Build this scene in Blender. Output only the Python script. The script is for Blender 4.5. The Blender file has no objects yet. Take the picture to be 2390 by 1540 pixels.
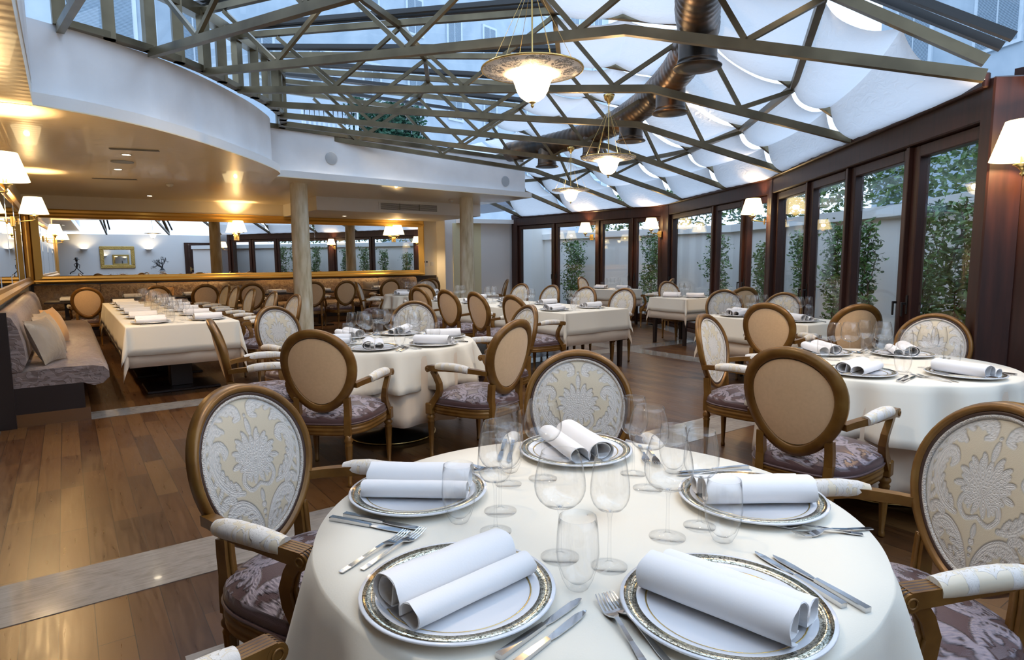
import bpy, math, random
import numpy as np
from mathutils import Vector, Matrix
random.seed(7)
C = bpy.context.scene.collection
sc = bpy.context.scene
PI = math.pi
def R(d): return math.radians(d)
# ------------------------------------------------------------------ camera
CAMZ = 1.40
cd = bpy.data.cameras.new('camera'); cam = bpy.data.objects.new('camera', cd); C.objects.link(cam)
cd.sensor_width = 36.0; cd.sensor_fit = 'HORIZONTAL'; cd.lens = 1452.03 / 2390 * 36.0
cd.clip_start = 0.05; cd.clip_end = 300
fw = Vector((0.57749652, 0.80860728, -0.11248127)); rt = Vector((0.81328527, -0.58182211, -0.0070784)); up = Vector((0.07116773, 0.08739161, 0.99362863))
cam.matrix_world = Matrix(((rt.x, up.x, -fw.x, 0), (rt.y, up.y, -fw.y, 0), (rt.z, up.z, -fw.z, CAMZ), (0, 0, 0, 1)))
sc.camera = cam
# ------------------------------------------------------------------ world, sky light, exposure
wd = bpy.data.worlds.new('dusk_sky'); sc.world = wd; wd.use_nodes = True
wn = wd.node_tree.nodes; wl = wd.node_tree.links
bgn = wn['Background']; bgn.inputs['Strength'].default_value = 1.95
tc = wn.new('ShaderNodeTexCoord'); sep = wn.new('ShaderNodeSeparateXYZ'); wl.new(tc.outputs['Generated'], sep.inputs[0])
cr = wn.new('ShaderNodeValToRGB'); wl.new(sep.outputs['Z'], cr.inputs[0]); wl.new(cr.outputs[0], bgn.inputs['Color'])
cr.color_ramp.elements[0].position = 0.0; cr.color_ramp.elements[0].color = (0.56, 0.69, 0.88, 1)
cr.color_ramp.elements[1].position = 0.8; cr.color_ramp.elements[1].color = (0.56, 0.73, 0.98, 1)
sc.view_settings.view_transform = 'Standard'; sc.view_settings.look = 'None'
sc.view_settings.exposure = 0.55; sc.view_settings.gamma = 1.0; sc.view_settings.use_curve_mapping = False
sc.cycles.max_bounces = 10; sc.cycles.diffuse_bounces = 4; sc.cycles.glossy_bounces = 5
sc.cycles.transmission_bounces = 6; sc.cycles.transparent_max_bounces = 24
sc.cycles.caustics_reflective = False; sc.cycles.caustics_refractive = False
sc.cycles.sample_clamp_indirect = 6.0; sc.cycles.use_denoising = True

# ------------------------------------------------------------------ tagging helpers
def tag(o, label=None, cat=None, group=None, kind=None):
    if label: o['label'] = label
    if cat: o['category'] = cat
    if group: o['group'] = group
    if kind: o['kind'] = kind
    return o
def thing(name, label, cat, loc=(0, 0, 0), rz=0.0, group=None):
    o = bpy.data.objects.new(name, None); C.objects.link(o); o.empty_display_size = 0.1
    o.location = loc; o.rotation_euler = (0, 0, rz)
    return tag(o, label, cat, group)
def dup(o, parent=None):
    c = o.copy(); C.objects.link(c)
    if parent is not None: c.parent = parent
    for ch in list(o.children): dup(ch, c)
    return c
# ------------------------------------------------------------------ mesh builder
class MB:
    def __init__(s): s.v = []; s.f = []; s.s = []
    def add(s, vs, fs, smooth=False):
        b = len(s.v); s.v += [tuple(p) for p in vs]
        for f in fs: s.f.append([i + b for i in f]); s.s.append(smooth)
        return s
    def box(s, x0, x1, y0, y1, z0, z1, bev=0.0, M=None):
        b = min(bev, abs(x1 - x0) / 2.01, abs(y1 - y0) / 2.01, abs(z1 - z0) / 2.01)
        if b <= 0:
            vs = [(x, y, z) for z in (z0, z1) for y in (y0, y1) for x in (x0, x1)]
            fs = [(0, 2, 3, 1), (4, 5, 7, 6), (0, 1, 5, 4), (2, 6, 7, 3), (0, 4, 6, 2), (1, 3, 7, 5)]
        else:
            vs = []; idx = {}
            for i, (sx, cx) in enumerate(((1, x0), (-1, x1))):
                for j, (sy, cy) in enumerate(((1, y0), (-1, y1))):
                    for k, (sz, cz) in enumerate(((1, z0), (-1, z1))):
                        for a in range(3):
                            p = [cx + sx * b, cy + sy * b, cz + sz * b]; p[a] = (cx, cy, cz)[a]
                            idx[i, j, k, a] = len(vs); vs.append(tuple(p))
            I = lambda i, j, k, a: idx[i, j, k, a]
            fs = []
            for i in (0, 1): fs.append([I(i, 0, 0, 0), I(i, 1, 0, 0), I(i, 1, 1, 0), I(i, 0, 1, 0)])
            for j in (0, 1): fs.append([I(0, j, 0, 1), I(1, j, 0, 1), I(1, j, 1, 1), I(0, j, 1, 1)])
            for k in (0, 1): fs.append([I(0, 0, k, 2), I(1, 0, k, 2), I(1, 1, k, 2), I(0, 1, k, 2)])
            for i in (0, 1):
                for j in (0, 1): fs.append([I(i, j, 0, 0), I(i, j, 1, 0), I(i, j, 1, 1), I(i, j, 0, 1)])
                for k in (0, 1): fs.append([I(i, 0, k, 0), I(i, 1, k, 0), I(i, 1, k, 2), I(i, 0, k, 2)])
            for j in (0, 1):
                for k in (0, 1): fs.append([I(0, j, k, 1), I(1, j, k, 1), I(1, j, k, 2), I(0, j, k, 2)])
            for i in (0, 1):
                for j in (0, 1):
                    for k in (0, 1): fs.append([I(i, j, k, 0), I(i, j, k, 1), I(i, j, k, 2)])
        if M is not None: vs = [tuple(M @ Vector(p)) for p in vs]
        return s.add(vs, fs)
    def tube(s, pts, rad, n=8, caps=True, smooth=True, sq=None, rot=0.0, upv=None):
        # sweep of an n-gon (or a rectangle sq=(w,h)) along pts
        pts = [Vector(p) for p in pts]; m = len(pts)
        if not hasattr(rad, '__len__'): rad = [rad] * m
        rings = []; prev = None
        for i, p in enumerate(pts):
            t = (pts[min(i + 1, m - 1)] - pts[max(i - 1, 0)]).normalized()
            u0 = Vector(upv) if upv else (Vector((0, 0, 1)) if abs(t.z) < 0.95 else Vector((0, 1, 0)))
            if prev is not None and not upv: u0 = prev
            b = t.cross(u0).normalized(); nn = b.cross(t).normalized(); prev = nn
            if sq:
                w, h = sq[0] * rad[i], sq[1] * rad[i]
                rings.append([p + b * x * w / 2 + nn * y * h / 2 for x, y in ((-1, -1), (1, -1), (1, 1), (-1, 1))])
            else:
                rings.append([p + (b * math.cos(rot + 2 * PI * k / n) + nn * math.sin(rot + 2 * PI * k / n)) * rad[i] for k in range(n)])
        k = len(rings[0]); vs = [v for r in rings for v in r]; fs = []
        for i in range(m - 1):
            for j in range(k): fs.append((i * k + j, i * k + (j + 1) % k, (i + 1) * k + (j + 1) % k, (i + 1) * k + j))
        s.add(vs, fs, smooth and not sq)
        if caps:
            s.add(rings[0][::-1], [list(range(k))]); s.add(rings[-1], [list(range(k))])
        return s
    def bar(s, a, b, w, h=None):
        return s.tube([a, b], 1.0, sq=(w, h or w))
    def lathe(s, prof, n=24, c=(0, 0, 0), closed=False, flute=None, smooth=True):
        vs = []; fs = []; m = len(prof)
        for i, (r, z) in enumerate(prof):
            for k in range(n):
                a = 2 * PI * k / n; rr = r
                if flute and flute[1] <= z <= flute[2]: rr = r * (1 - flute[3] * (0.5 + 0.5 * math.cos(a * flute[0])) ** 2)
                vs.append((c[0] + rr * math.cos(a), c[1] + rr * math.sin(a), c[2] + z))
        for i in range(m - 1 + (1 if closed else 0)):
            i2 = (i + 1) % m
            for k in range(n): fs.append((i * n + k, i * n + (k + 1) % n, i2 * n + (k + 1) % n, i2 * n + k))
        return s.add(vs, fs, smooth)
    def grid(s, fn, nu, nv, smooth=True, closeu=False):
        vs = [fn(i / (nu - (0 if closeu else 1)), j / (nv - 1)) for j in range(nv) for i in range(nu)]; fs = []
        for j in range(nv - 1):
            for i in range(nu - (0 if closeu else 1)):
                i2 = (i + 1) % nu
                fs.append((j * nu + i, j * nu + i2, (j + 1) * nu + i2, (j + 1) * nu + i))
        return s.add(vs, fs, smooth)
    def prism(s, poly, z0, z1):
        n = len(poly)
        s.add([(x, y, z0) for x, y in poly] + [(x, y, z1) for x, y in poly],
              [list(range(n))[::-1], [n + i for i in range(n)]] + [(i, (i + 1) % n, n + (i + 1) % n, n + i) for i in range(n)])
        return s
    def mesh(s, name, mat):
        me = bpy.data.meshes.new(name); me.from_pydata(s.v, [], s.f); me.update()
        me.polygons.foreach_set('use_smooth', s.s)
        if mat: me.materials.append(mat)
        return me
    def build(s, name, mat, parent=None, loc=None, rz=None):
        o = bpy.data.objects.new(name, s.mesh(name, mat)); C.objects.link(o)
        if parent is not None: o.parent = parent
        if loc is not None: o.location = loc
        if rz is not None: o.rotation_euler = (0, 0, rz)
        return o
def struct(name, mb, mat, parent=None):
    o = mb.build(name, mat, parent)
    if parent is None: o['kind'] = 'structure'
    return o
def solid(o, t, off=0.0):
    m = o.modifiers.new('thick', 'SOLIDIFY'); m.thickness = t; m.offset = off; return o

# ------------------------------------------------------------------ materials
def mat(name, col=(0.8, 0.8, 0.8), rough=0.5, metal=0.0, coat=0.0, spec=0.5, sheen=0.0, emit=None, es=0.0):
    m = bpy.data.materials.new(name); m.use_nodes = True
    b = m.node_tree.nodes['Principled BSDF']
    b.inputs['Base Color'].default_value = (*col, 1); b.inputs['Roughness'].default_value = rough
    b.inputs['Metallic'].default_value = metal; b.inputs['Coat Weight'].default_value = coat
    b.inputs['Specular IOR Level'].default_value = spec; b.inputs['Sheen Weight'].default_value = sheen
    if emit: b.inputs['Emission Color'].default_value = (*emit, 1); b.inputs['Emission Strength'].default_value = es
    return m
class N:
    """small node-building helper on a material"""
    def __init__(s, m): s.t = m.node_tree; s.b = s.t.nodes.get('Principled BSDF')
    def n(s, typ, ins=None, **kw):
        x = s.t.nodes.new('ShaderNode' + typ)
        for k, v in kw.items(): setattr(x, k, v)
        for k, v in (ins or {}).items():
            if isinstance(v, bpy.types.NodeSocket): s.t.links.new(v, x.inputs[k])
            else: x.inputs[k].default_value = v
        return x
    def math(s, op, a, b=0.0, c=None, clamp=False):
        x = s.n('Math', {0: a, 1: b} if c is None else {0: a, 1: b, 2: c}, operation=op); x.use_clamp = clamp; return x.outputs[0]
    def ramp(s, fac, stops):
        x = s.n('ValToRGB', {0: fac}); e = x.color_ramp.elements
        while len(e) < len(stops): e.new(0.5)
        for i, (p, c) in enumerate(stops):
            e[i].position = p; e[i].color = (*c, 1) if len(c) == 3 else c
        return x.outputs[0]
    def mix(s, fac, a, b, blend='MIX'):
        x = s.n('Mix', data_type='RGBA', blend_type=blend)
        for i, v in ((0, fac), (6, a), (7, b)):
            if isinstance(v, bpy.types.NodeSocket): s.t.links.new(v, x.inputs[i])
            else: x.inputs[i].default_value = v if i == 0 else (*v, 1)
        return x.outputs[2]
    def set(s, name, v):
        if isinstance(v, bpy.types.NodeSocket): s.t.links.new(v, s.b.inputs[name])
        else: s.b.inputs[name].default_value = v
    def bump(s, h, st=0.3, d=0.01):
        x = s.n('Bump', {'Strength': st, 'Distance': d, 'Height': h}); s.t.links.new(x.outputs[0], s.b.inputs['Normal'])
    def co(s, which='Object', scale=(1, 1, 1), rot=(0, 0, 0)):
        t = s.n('TexCoord'); mp = s.n('Mapping', {'Vector': t.outputs[which], 'Scale': scale, 'Rotation': rot}); return mp.outputs[0]
def noise(k, vec, scale, detail=3, dist=0.0, rough=0.5):
    return k.n('TexNoise', {'Vector': vec, 'Scale': scale, 'Detail': detail, 'Distortion': dist, 'Roughness': rough}).outputs['Fac']

def glassy(name, tint, ior, boost, edge, refr=None, pw=5.0):
    m = bpy.data.materials.new(name); m.use_nodes = True; t = m.node_tree; t.nodes.clear(); k = N(m)
    out = t.nodes.new('ShaderNodeOutputMaterial')
    lw = k.n('LayerWeight', {'Blend': 0.35})
    tc_ = k.mix(k.math('POWER', lw.outputs['Facing'], pw), tint, edge)
    tr = k.n('BsdfTransparent', {'Color': tc_}); gl = k.n('BsdfGlossy', {'Color': (1, 1, 1, 1), 'Roughness': 0.015 if refr else 0.0})
    f0 = ((ior - 1) / (ior + 1)) ** 2
    fac = k.math('MULTIPLY', k.math('ADD', f0, k.math('MULTIPLY', k.math('POWER', lw.outputs['Facing'], 5.0), 1 - f0)), boost, clamp=True)
    mx = k.n('MixShader', {0: fac, 1: tr.outputs[0], 2: gl.outputs[0]}); sh = mx.outputs[0]
    if refr:
        ed = k.ramp(lw.outputs['Facing'], [(refr[0], (0, 0, 0)), (refr[1], (1, 1, 1))])
        gb = k.n('BsdfGlass', {'Color': (0.97, 0.98, 0.98, 1), 'Roughness': 0.0, 'IOR': 1.45})
        sh = k.n('MixShader', {0: ed, 1: sh, 2: gb.outputs[0]}).outputs[0]
    t.links.new(sh, out.inputs[0])
    return m
M_glass = glassy('drinking_glass', (0.996, 0.996, 0.996), 1.5, 0.9, (0.16, 0.17, 0.18), (0.90, 0.995))
M_gstem = glassy('glass_stem', (0.99, 0.99, 0.99), 1.5, 1.0, (0.40, 0.41, 0.42), None, 3.0)
M_foot = glassy('glass_foot', (0.998, 0.998, 0.998), 1.5, 0.7, (0.45, 0.46, 0.47))
M_pane = glassy('window_glass', (0.96, 0.975, 0.975), 1.5, 1.25, (0.6, 0.65, 0.66))
M_skyglass = glassy('roof_glass', (0.93, 0.96, 0.97), 1.35, 0.55, (0.8, 0.85, 0.87))

# painted and plastered
M_white = mat('white_paint', (0.80, 0.80, 0.79), 0.55)
M_fascia = mat('white_plaster', (0.79, 0.80, 0.82), 0.55)
k = N(M_fascia); nz = noise(k, k.co('Object'), 1.3, 5); k.set('Base Color', k.ramp(nz, [(0.3, (0.70, 0.71, 0.73)), (0.6, (0.82, 0.83, 0.85))]))
M_cream = mat('cream_paint', (0.82, 0.77, 0.64), 0.5)
M_ceil = mat('lacquered_ceiling', (0.84, 0.72, 0.50), 0.28, coat=0.2)
k = N(M_ceil); v = k.co('Object', (1, 1, 1)); wv = k.n('TexWave', {'Vector': v, 'Scale': 2.6, 'Distortion': 0.4, 'Detail': 1}, bands_direction='Y').outputs['Fac']
n2 = noise(k, k.co('Object', (0.6, 14, 1)), 2, 3)
k.bump(k.math('ADD', wv, n2), 0.12, 0.01)
M_gold = mat('gilded_wood', (0.72, 0.44, 0.11), 0.32, metal=0.75)
M_gilt = mat('carved_gilding', (0.55, 0.36, 0.10), 0.4, metal=0.7)
k = N(M_gilt); k.bump(k.n('TexVoronoi', {'Vector': k.co('Object'), 'Scale': 40.0}).outputs['Distance'], 0.8, 0.02)
M_brass = mat('brass', (0.80, 0.58, 0.22), 0.25, metal=1.0)
M_mirror = mat('mirror_glass', (0.90, 0.91, 0.91), 0.0, metal=1.0)
M_column = mat('aged_plaster_column', (0.66, 0.58, 0.42), 0.6)
k = N(M_column); nz = noise(k, k.co('Object', (3, 3, 0.6)), 4, 6); k.set('Base Color', k.ramp(nz, [(0.3, (0.45, 0.37, 0.22)), (0.5, (0.66, 0.59, 0.42)), (0.72, (0.80, 0.76, 0.64))]))
M_yellow = mat('pale_yellow_panel', (0.78, 0.73, 0.47), 0.5)
M_dark = mat('dark_stained_wood', (0.022, 0.013, 0.011), 0.35)
M_mahog = mat('mahogany_frame', (0.070, 0.026, 0.022), 0.38)
k = N(M_mahog); nz = noise(k, k.co('Object', (8, 8, 0.7)), 3, 4); k.set('Base Color', k.ramp(nz, [(0.3, (0.020, 0.0070, 0.0055)), (0.7, (0.046, 0.0145, 0.0100))]))
M_steel = mat('bronze_painted_steel', (0.095, 0.088, 0.062), 0.36, metal=0.55)
k = N(M_steel); nz = noise(k, k.co('Object'), 2.5, 3); k.set('Base Color', k.ramp(nz, [(0.35, (0.085, 0.068, 0.040)), (0.65, (0.17, 0.14, 0.085))]))
M_duct = mat('oxidised_spiral_duct', (0.10, 0.07, 0.05), 0.33, metal=0.8)
k = N(M_duct); nz = noise(k, k.co('Object'), 3.0, 4); k.set('Base Color', k.ramp(nz, [(0.35, (0.05, 0.045, 0.04)), (0.55, (0.13, 0.085, 0.055)), (0.7, (0.28, 0.14, 0.06))]))
M_sail = bpy.data.materials.new('white_sailcloth'); M_sail.use_nodes = True
t_ = M_sail.node_tree; t_.nodes.clear(); k = N(M_sail); out = t_.nodes.new('ShaderNodeOutputMaterial')
nz = noise(k, k.co('Object', (1, 1, 1)), 2.0, 4); bm_ = k.n('Bump', {'Strength': 0.28, 'Distance': 0.05, 'Height': noise(k, k.co('Object', (2.2, 2.2, 6)), 2.2, 4, 2.2)})
tl = k.n('BsdfTranslucent', {'Color': (0.76, 0.76, 0.775, 1), 'Normal': bm_.outputs[0]}); df = k.n('BsdfDiffuse', {'Color': (0.74, 0.74, 0.76, 1), 'Normal': bm_.outputs[0]})
mx = k.n('MixShader', {0: 0.42, 1: tl.outputs[0], 2: df.outputs[0]}); t_.links.new(mx.outputs[0], out.inputs[0])

def linen(name, col):
    m = mat(name, col, 0.75, sheen=0.15); k = N(m)
    w1 = noise(k, k.co('Object', (1, 1, 1)), 260, 1); k.bump(w1, 0.06, 0.002); return m
M_cloth = linen('cream_tablecloth', (0.79, 0.735, 0.62)); M_under = linen('beige_undercloth', (0.72, 0.60, 0.47))
M_napkin = linen('white_napkin', (0.84, 0.82, 0.81))
M_porc = mat('white_porcelain', (0.78, 0.78, 0.80), 0.08, coat=0.6)
M_rim = mat('gilded_plate_rim', (0.7, 0.62, 0.42), 0.18, metal=0.9)
k = N(M_rim); v = k.co('Object'); vo = k.n('TexVoronoi', {'Vector': v, 'Scale': 150.0}, feature='DISTANCE_TO_EDGE').outputs['Distance']
nz = noise(k, v, 120, 2, 1.5); pm = k.math('MULTIPLY', k.math('GREATER_THAN', vo, 0.05), k.math('GREATER_THAN', nz, 0.40))
k.set('Base Color', k.mix(pm, (0.17, 0.15, 0.10), (0.78, 0.73, 0.58)))
M_silver = mat('polished_steel', (0.62, 0.62, 0.63), 0.10, metal=1.0)

# chairs
M_chair = mat('antique_gold_wood', (0.25, 0.13, 0.035), 0.34, metal=0.25)
k = N(M_chair); nz = noise(k, k.co('Object', (1, 1, 1)), 9, 4); k.set('Base Color', k.ramp(nz, [(0.3, (0.125, 0.052, 0.009)), (0.55, (0.205, 0.096, 0.019)), (0.75, (0.25, 0.135, 0.033))]))
M_chairdk = mat('dark_brown_moulding', (0.050, 0.024, 0.016), 0.4)
M_suede = mat('beige_suede', (0.60, 0.40, 0.22), 0.85, sheen=0.3)
k = N(M_suede); nz = noise(k, k.co('Object'), 60, 3); k.set('Base Color', k.ramp(nz, [(0.3, (0.73, 0.49, 0.27)), (0.7, (0.78, 0.53, 0.30))]))
def damask(name, ax, c_ground, c_fig, sx, scale, per=None, rough=(0.3, 0.75), bump=0.5, line=0.72):
    m = mat(name, c_ground, 0.5, sheen=0.1); k = N(m)
    t = k.n('TexCoord'); s = k.n('SeparateXYZ', {0: t.outputs['Object']})
    def axis(a):
        if isinstance(a, int): return s.outputs[a]
        return k.math('ADD', s.outputs[a[0]], k.math('MULTIPLY', s.outputs[a[1]], -1.0))
    x, y = axis(ax[0]), axis(ax[1])
    x = k.math('ABSOLUTE', x) if per is None else k.math('PINGPONG', x, per[0])
    if per is not None and per[1]: y = k.math('PINGPONG', k.math('ADD', y, 0.07), per[1])
    v = k.n('CombineXYZ', {0: k.math('MULTIPLY', x, sx), 1: y, 2: 0.37}).outputs[0]
    wz = k.n('TexNoise', {'Vector': v, 'Scale': scale * 0.5, 'Detail': 1.0}).outputs['Color']
    vw = k.n('MixRGB', {0: 0.16, 1: v, 2: wz}, blend_type='ADD').outputs[0]
    f1 = noise(k, vw, scale, 0.6, 1.3, 0.35)
    f2 = noise(k, vw, scale * 3.2, 0.0, 1.6, 0.4)
    f = k.math('ADD', k.math('MULTIPLY', f1, 0.74), k.math('MULTIPLY', f2, 0.26))
    body = k.ramp(f, [(0.485, (0, 0, 0)), (0.50, (1, 1, 1))])
    edge = k.ramp(k.math('ABSOLUTE', k.math('SUBTRACT', f, 0.496)), [(0.004, (line,) * 3), (0.014, (1, 1, 1))])
    vein = k.ramp(k.math('FRACT', k.math('MULTIPLY', f, 34.0)), [(0.0, (line,) * 3), (0.22, (1, 1, 1)), (0.8, (1, 1, 1)), (1.0, (line,) * 3)])
    fig = k.mix(1.0, c_fig, vein, 'MULTIPLY')
    k.set('Base Color', k.mix(1.0, k.mix(body, c_ground, fig), edge, 'MULTIPLY'))
    k.set('Roughness', k.ramp(body, [(0, (rough[0],) * 3), (1, (rough[1],) * 3)]))
    k.bump(k.math('MULTIPLY', body, k.math('ADD', k.math('MULTIPLY', vein, 0.6), 0.4)), bump, 0.004)
    return m
M_ivorypad = damask('ivory_damask_pad', (1, 0), (0.72, 0.63, 0.48), (0.76, 0.72, 0.67), 1.0, 22.0, per=(0.06, 0), bump=0.5, line=0.85)
def woven(name, c_ground, c_fig, rough, bump, line):
    """fabric whose figure is a real woven motif, stored per vertex as mask (R) and relief (G)"""
    m = mat(name, c_ground, 0.5, sheen=0.1); k = N(m)
    at = k.n('Attribute'); at.attribute_name = 'motif'; s = k.n('SeparateColor', {0: at.outputs['Color']})
    body = k.ramp(s.outputs[0], [(0.40, (0, 0, 0)), (0.60, (1, 1, 1))])
    edge = k.ramp(k.math('ABSOLUTE', k.math('SUBTRACT', s.outputs[0], 0.5)), [(0.10, (line,) * 3), (0.42, (1, 1, 1))])
    rel = k.ramp(s.outputs[1], [(0.25, (line,) * 3), (0.62, (1, 1, 1))])
    fine = noise(k, k.co('Object'), 420, 1)
    fig = k.mix(1.0, c_fig, rel, 'MULTIPLY')
    k.set('Base Color', k.mix(1.0, k.mix(body, c_ground, fig), edge, 'MULTIPLY'))
    k.set('Roughness', k.ramp(body, [(0, (rough[0],) * 3), (1, (rough[1],) * 3)]))
    k.bump(k.math('ADD', k.math('MULTIPLY', s.outputs[1], 1.0), k.math('MULTIPLY', fine, 0.12)), bump, 0.006)
    return m
M_ivory = woven('ivory_damask', (0.60, 0.525, 0.39), (0.63, 0.60, 0.555), (0.34, 0.8), 0.6, 0.84)
M_mauve = woven('mauve_damask', (0.105, 0.058, 0.058), (0.33, 0.27, 0.30), (0.28, 0.55), 0.9, 0.60)
def motif_circles():
    cs = []
    def cr(P, n):
        out = []
        for i in range(len(P) - 1):
            p0, p1, p2, p3 = [np.array(P[j]) for j in (max(i - 1, 0), i, i + 1, min(i + 2, len(P) - 1))]
            for j in range(n):
                t = j / n; out.append(0.5 * (2 * p1 + (p2 - p0) * t + (2 * p0 - 5 * p1 + 4 * p2 - p3) * t * t + (3 * p1 - p0 - 3 * p2 + p3) * t ** 3))
        return np.array(out + [np.array(P[-1])])
    def stroke(P, w0, w1, w2, n=9):
        q = cr(P, n); L = len(q)
        for i, p in enumerate(q):
            f = i / (L - 1); w = w0 + (w1 - w0) * f * 2 if f < 0.5 else w1 + (w2 - w1) * (f - 0.5) * 2
            cs.append((p[0], p[1], w))
        return q
    def leaf(P, w0, w1, w2, side, ln, every=5, end=0.78):
        q = stroke(P, w0, w1, w2); L = len(q)
        for i in range(3, int(L * end), every):
            t = q[min(i + 1, L - 1)] - q[i - 1]; t /= np.hypot(*t) + 1e-9; nn = np.array([-t[1], t[0]]) * side; f = i / L; l = ln * (1 - 0.45 * f)
            for j in range(6):
                g = j / 5; p = q[i] + nn * l * g + t * l * (0.35 * g + 0.45 * g * g); cs.append((p[0], p[1], 0.030 * (0.55 + 1.5 * g - 1.15 * g * g)))
    def petal(c, a, l, w):
        for j in range(8):
            g = j / 7; cs.append((c[0] + l * g * math.sin(a), c[1] + l * g * math.cos(a), w * (0.35 + 2.3 * g - 2.15 * g * g)))
    leaf([(0.05, -1.02), (0.10, -0.78), (0.24, -0.56), (0.44, -0.44), (0.62, -0.47), (0.68, -0.60), (0.58, -0.68), (0.50, -0.61)], 0.03, 0.055, 0.026, -1, 0.15)
    leaf([(0.12, -0.98), (0.32, -0.88), (0.52, -0.84), (0.66, -0.76)], 0.03, 0.05, 0.02, 1, 0.12)
    leaf([(0.36, -0.30), (0.56, -0.24), (0.74, -0.06), (0.82, 0.18), (0.76, 0.40), (0.62, 0.44), (0.54, 0.34), (0.60, 0.26)], 0.03, 0.06, 0.026, 1, 0.14)
    leaf([(0.86, -0.36), (0.92, -0.06), (0.98, 0.25), (0.88, 0.56), (0.66, 0.78), (0.38, 0.90), (0.16, 0.86), (0.12, 0.74), (0.22, 0.70)], 0.03, 0.055, 0.028, 1, 0.15, 5, 0.85)
    leaf([(0.30, 0.98), (0.52, 0.92), (0.78, 0.74), (0.96, 0.50)], 0.03, 0.05, 0.03, -1, 0.12)
    leaf([(0.84, -0.45), (0.74, -0.30), (0.58, -0.30), (0.54, -0.40)], 0.028, 0.035, 0.022, 1, 0.09)
    leaf([(0.50, 0.60), (0.62, 0.66), (0.76, 0.60), (0.78, 0.50)], 0.025, 0.04, 0.022, -1, 0.08)
    stroke([(0.0, -0.24), (0.18, -0.30), (0.31, -0.18), (0.27, -0.04), (0.16, -0.07), (0.17, -0.16)], 0.02, 0.034, 0.022)
    stroke([(0.02, 0.06), (0.16, 0.02), (0.24, 0.10), (0.19, 0.18), (0.12, 0.14)], 0.018, 0.03, 0.02)
    for a, l, w in ((0.0, 0.34, 0.060), (0.42, 0.38, 0.058), (0.85, 0.40, 0.060), (1.28, 0.38, 0.056), (1.75, 0.33, 0.05), (2.3, 0.30, 0.05), (2.85, 0.30, 0.046)): petal((0.0, 0.08), a, l, w)
    for a in (0.25, 0.62, 1.05, 1.5): petal((0.30 * math.sin(a), 0.08 + 0.30 * math.cos(a)), a + 0.25, 0.17, 0.036)
    petal((0, 0.46), 0.0, 0.22, 0.044); petal((0, -0.34), PI, 0.16, 0.036)
    for c in ((0, -0.56, 0.036), (0, -0.66, 0.028), (0, -0.74, 0.020), (0, 0.74, 0.02)): cs.append(c)
    cs = np.array(cs); cs[:, 2] *= 1.28
    return cs
MOTIF = motif_circles()
def motif(u, v):
    """signed distance to the woven figure (inside negative) and relief, for arrays in [-1,1]"""
    d = np.full(u.shape, 9.0); h = np.zeros(u.shape)
    for cx, cy, r in MOTIF:
        q = np.hypot(np.abs(u) - cx, v - cy); d = np.minimum(d, q - r); h = np.maximum(h, np.clip(1 - q / (r + 1e-6), 0, 1))
    return d, h
def weave(o, u, v, soft, plain=None):
    d, h = motif(u, v)
    if plain is not None: d[plain] = 1.0; h[plain] = 0.0
    R_ = np.clip(0.5 - d / soft * 0.5, 0, 1); ridge = np.abs(np.sin(h * 7.0 + 0.3)) * (h > 0)
    G_ = np.clip(-d / 0.03 + 0.4, 0, 1) * (0.40 + 0.60 * ridge)
    a = o.data.color_attributes.new('motif', 'FLOAT_COLOR', 'POINT'); z = np.zeros_like(R_)
    a.data.foreach_set('color', np.stack([R_, G_, z, z + 1], 1).astype(np.float32).ravel())
M_braid = mat('ivory_braid', (0.66, 0.61, 0.55), 0.8)
k = N(M_braid); k.bump(k.n('TexVoronoi', {'Vector': k.co('Object'), 'Scale': 260.0}).outputs['Distance'], 0.9, 0.004)
def bench_cloth(name, c0, c1, crinkle):
    m = mat(name, c0, 0.5, sheen=0.15); k = N(m); v = k.co('Object')
    f = noise(k, v, 9.0, 1.5, 2.2, 0.45); body = k.ramp(f, [(0.49, (0, 0, 0)), (0.52, (1, 1, 1))]); cr_ = noise(k, k.co('Object', crinkle), 4.0, 4, 1.2)
    k.set('Base Color', k.mix(1.0, k.mix(body, c0, c1), k.ramp(cr_, [(0.35, (0.72,) * 3), (0.6, (1, 1, 1))]), 'MULTIPLY')); k.set('Roughness', k.ramp(body, [(0, (0.33,) * 3), (1, (0.55,) * 3)]))
    k.bump(k.math('ADD', k.math('MULTIPLY', body, 0.4), k.math('MULTIPLY', cr_, 1.3)), 0.6, 0.012); return m
M_bench = bench_cloth('banquette_damask', (0.225, 0.165, 0.145), (0.29, 0.225, 0.21), (1.5, 11, 5))
M_benchback = bench_cloth('banquette_back_damask', (0.25, 0.15, 0.08), (0.36, 0.24, 0.13), (5, 2, 5))
M_pillow = mat('taupe_satin', (0.33, 0.26, 0.185), 0.38, sheen=0.2)
k = N(M_pillow); k.bump(noise(k, k.co('Object', (4, 4, 2)), 3, 3, 1.0), 0.35, 0.03)
M_pillow2 = mat('orange_satin', (0.62, 0.33, 0.12), 0.4, sheen=0.2)

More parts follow.
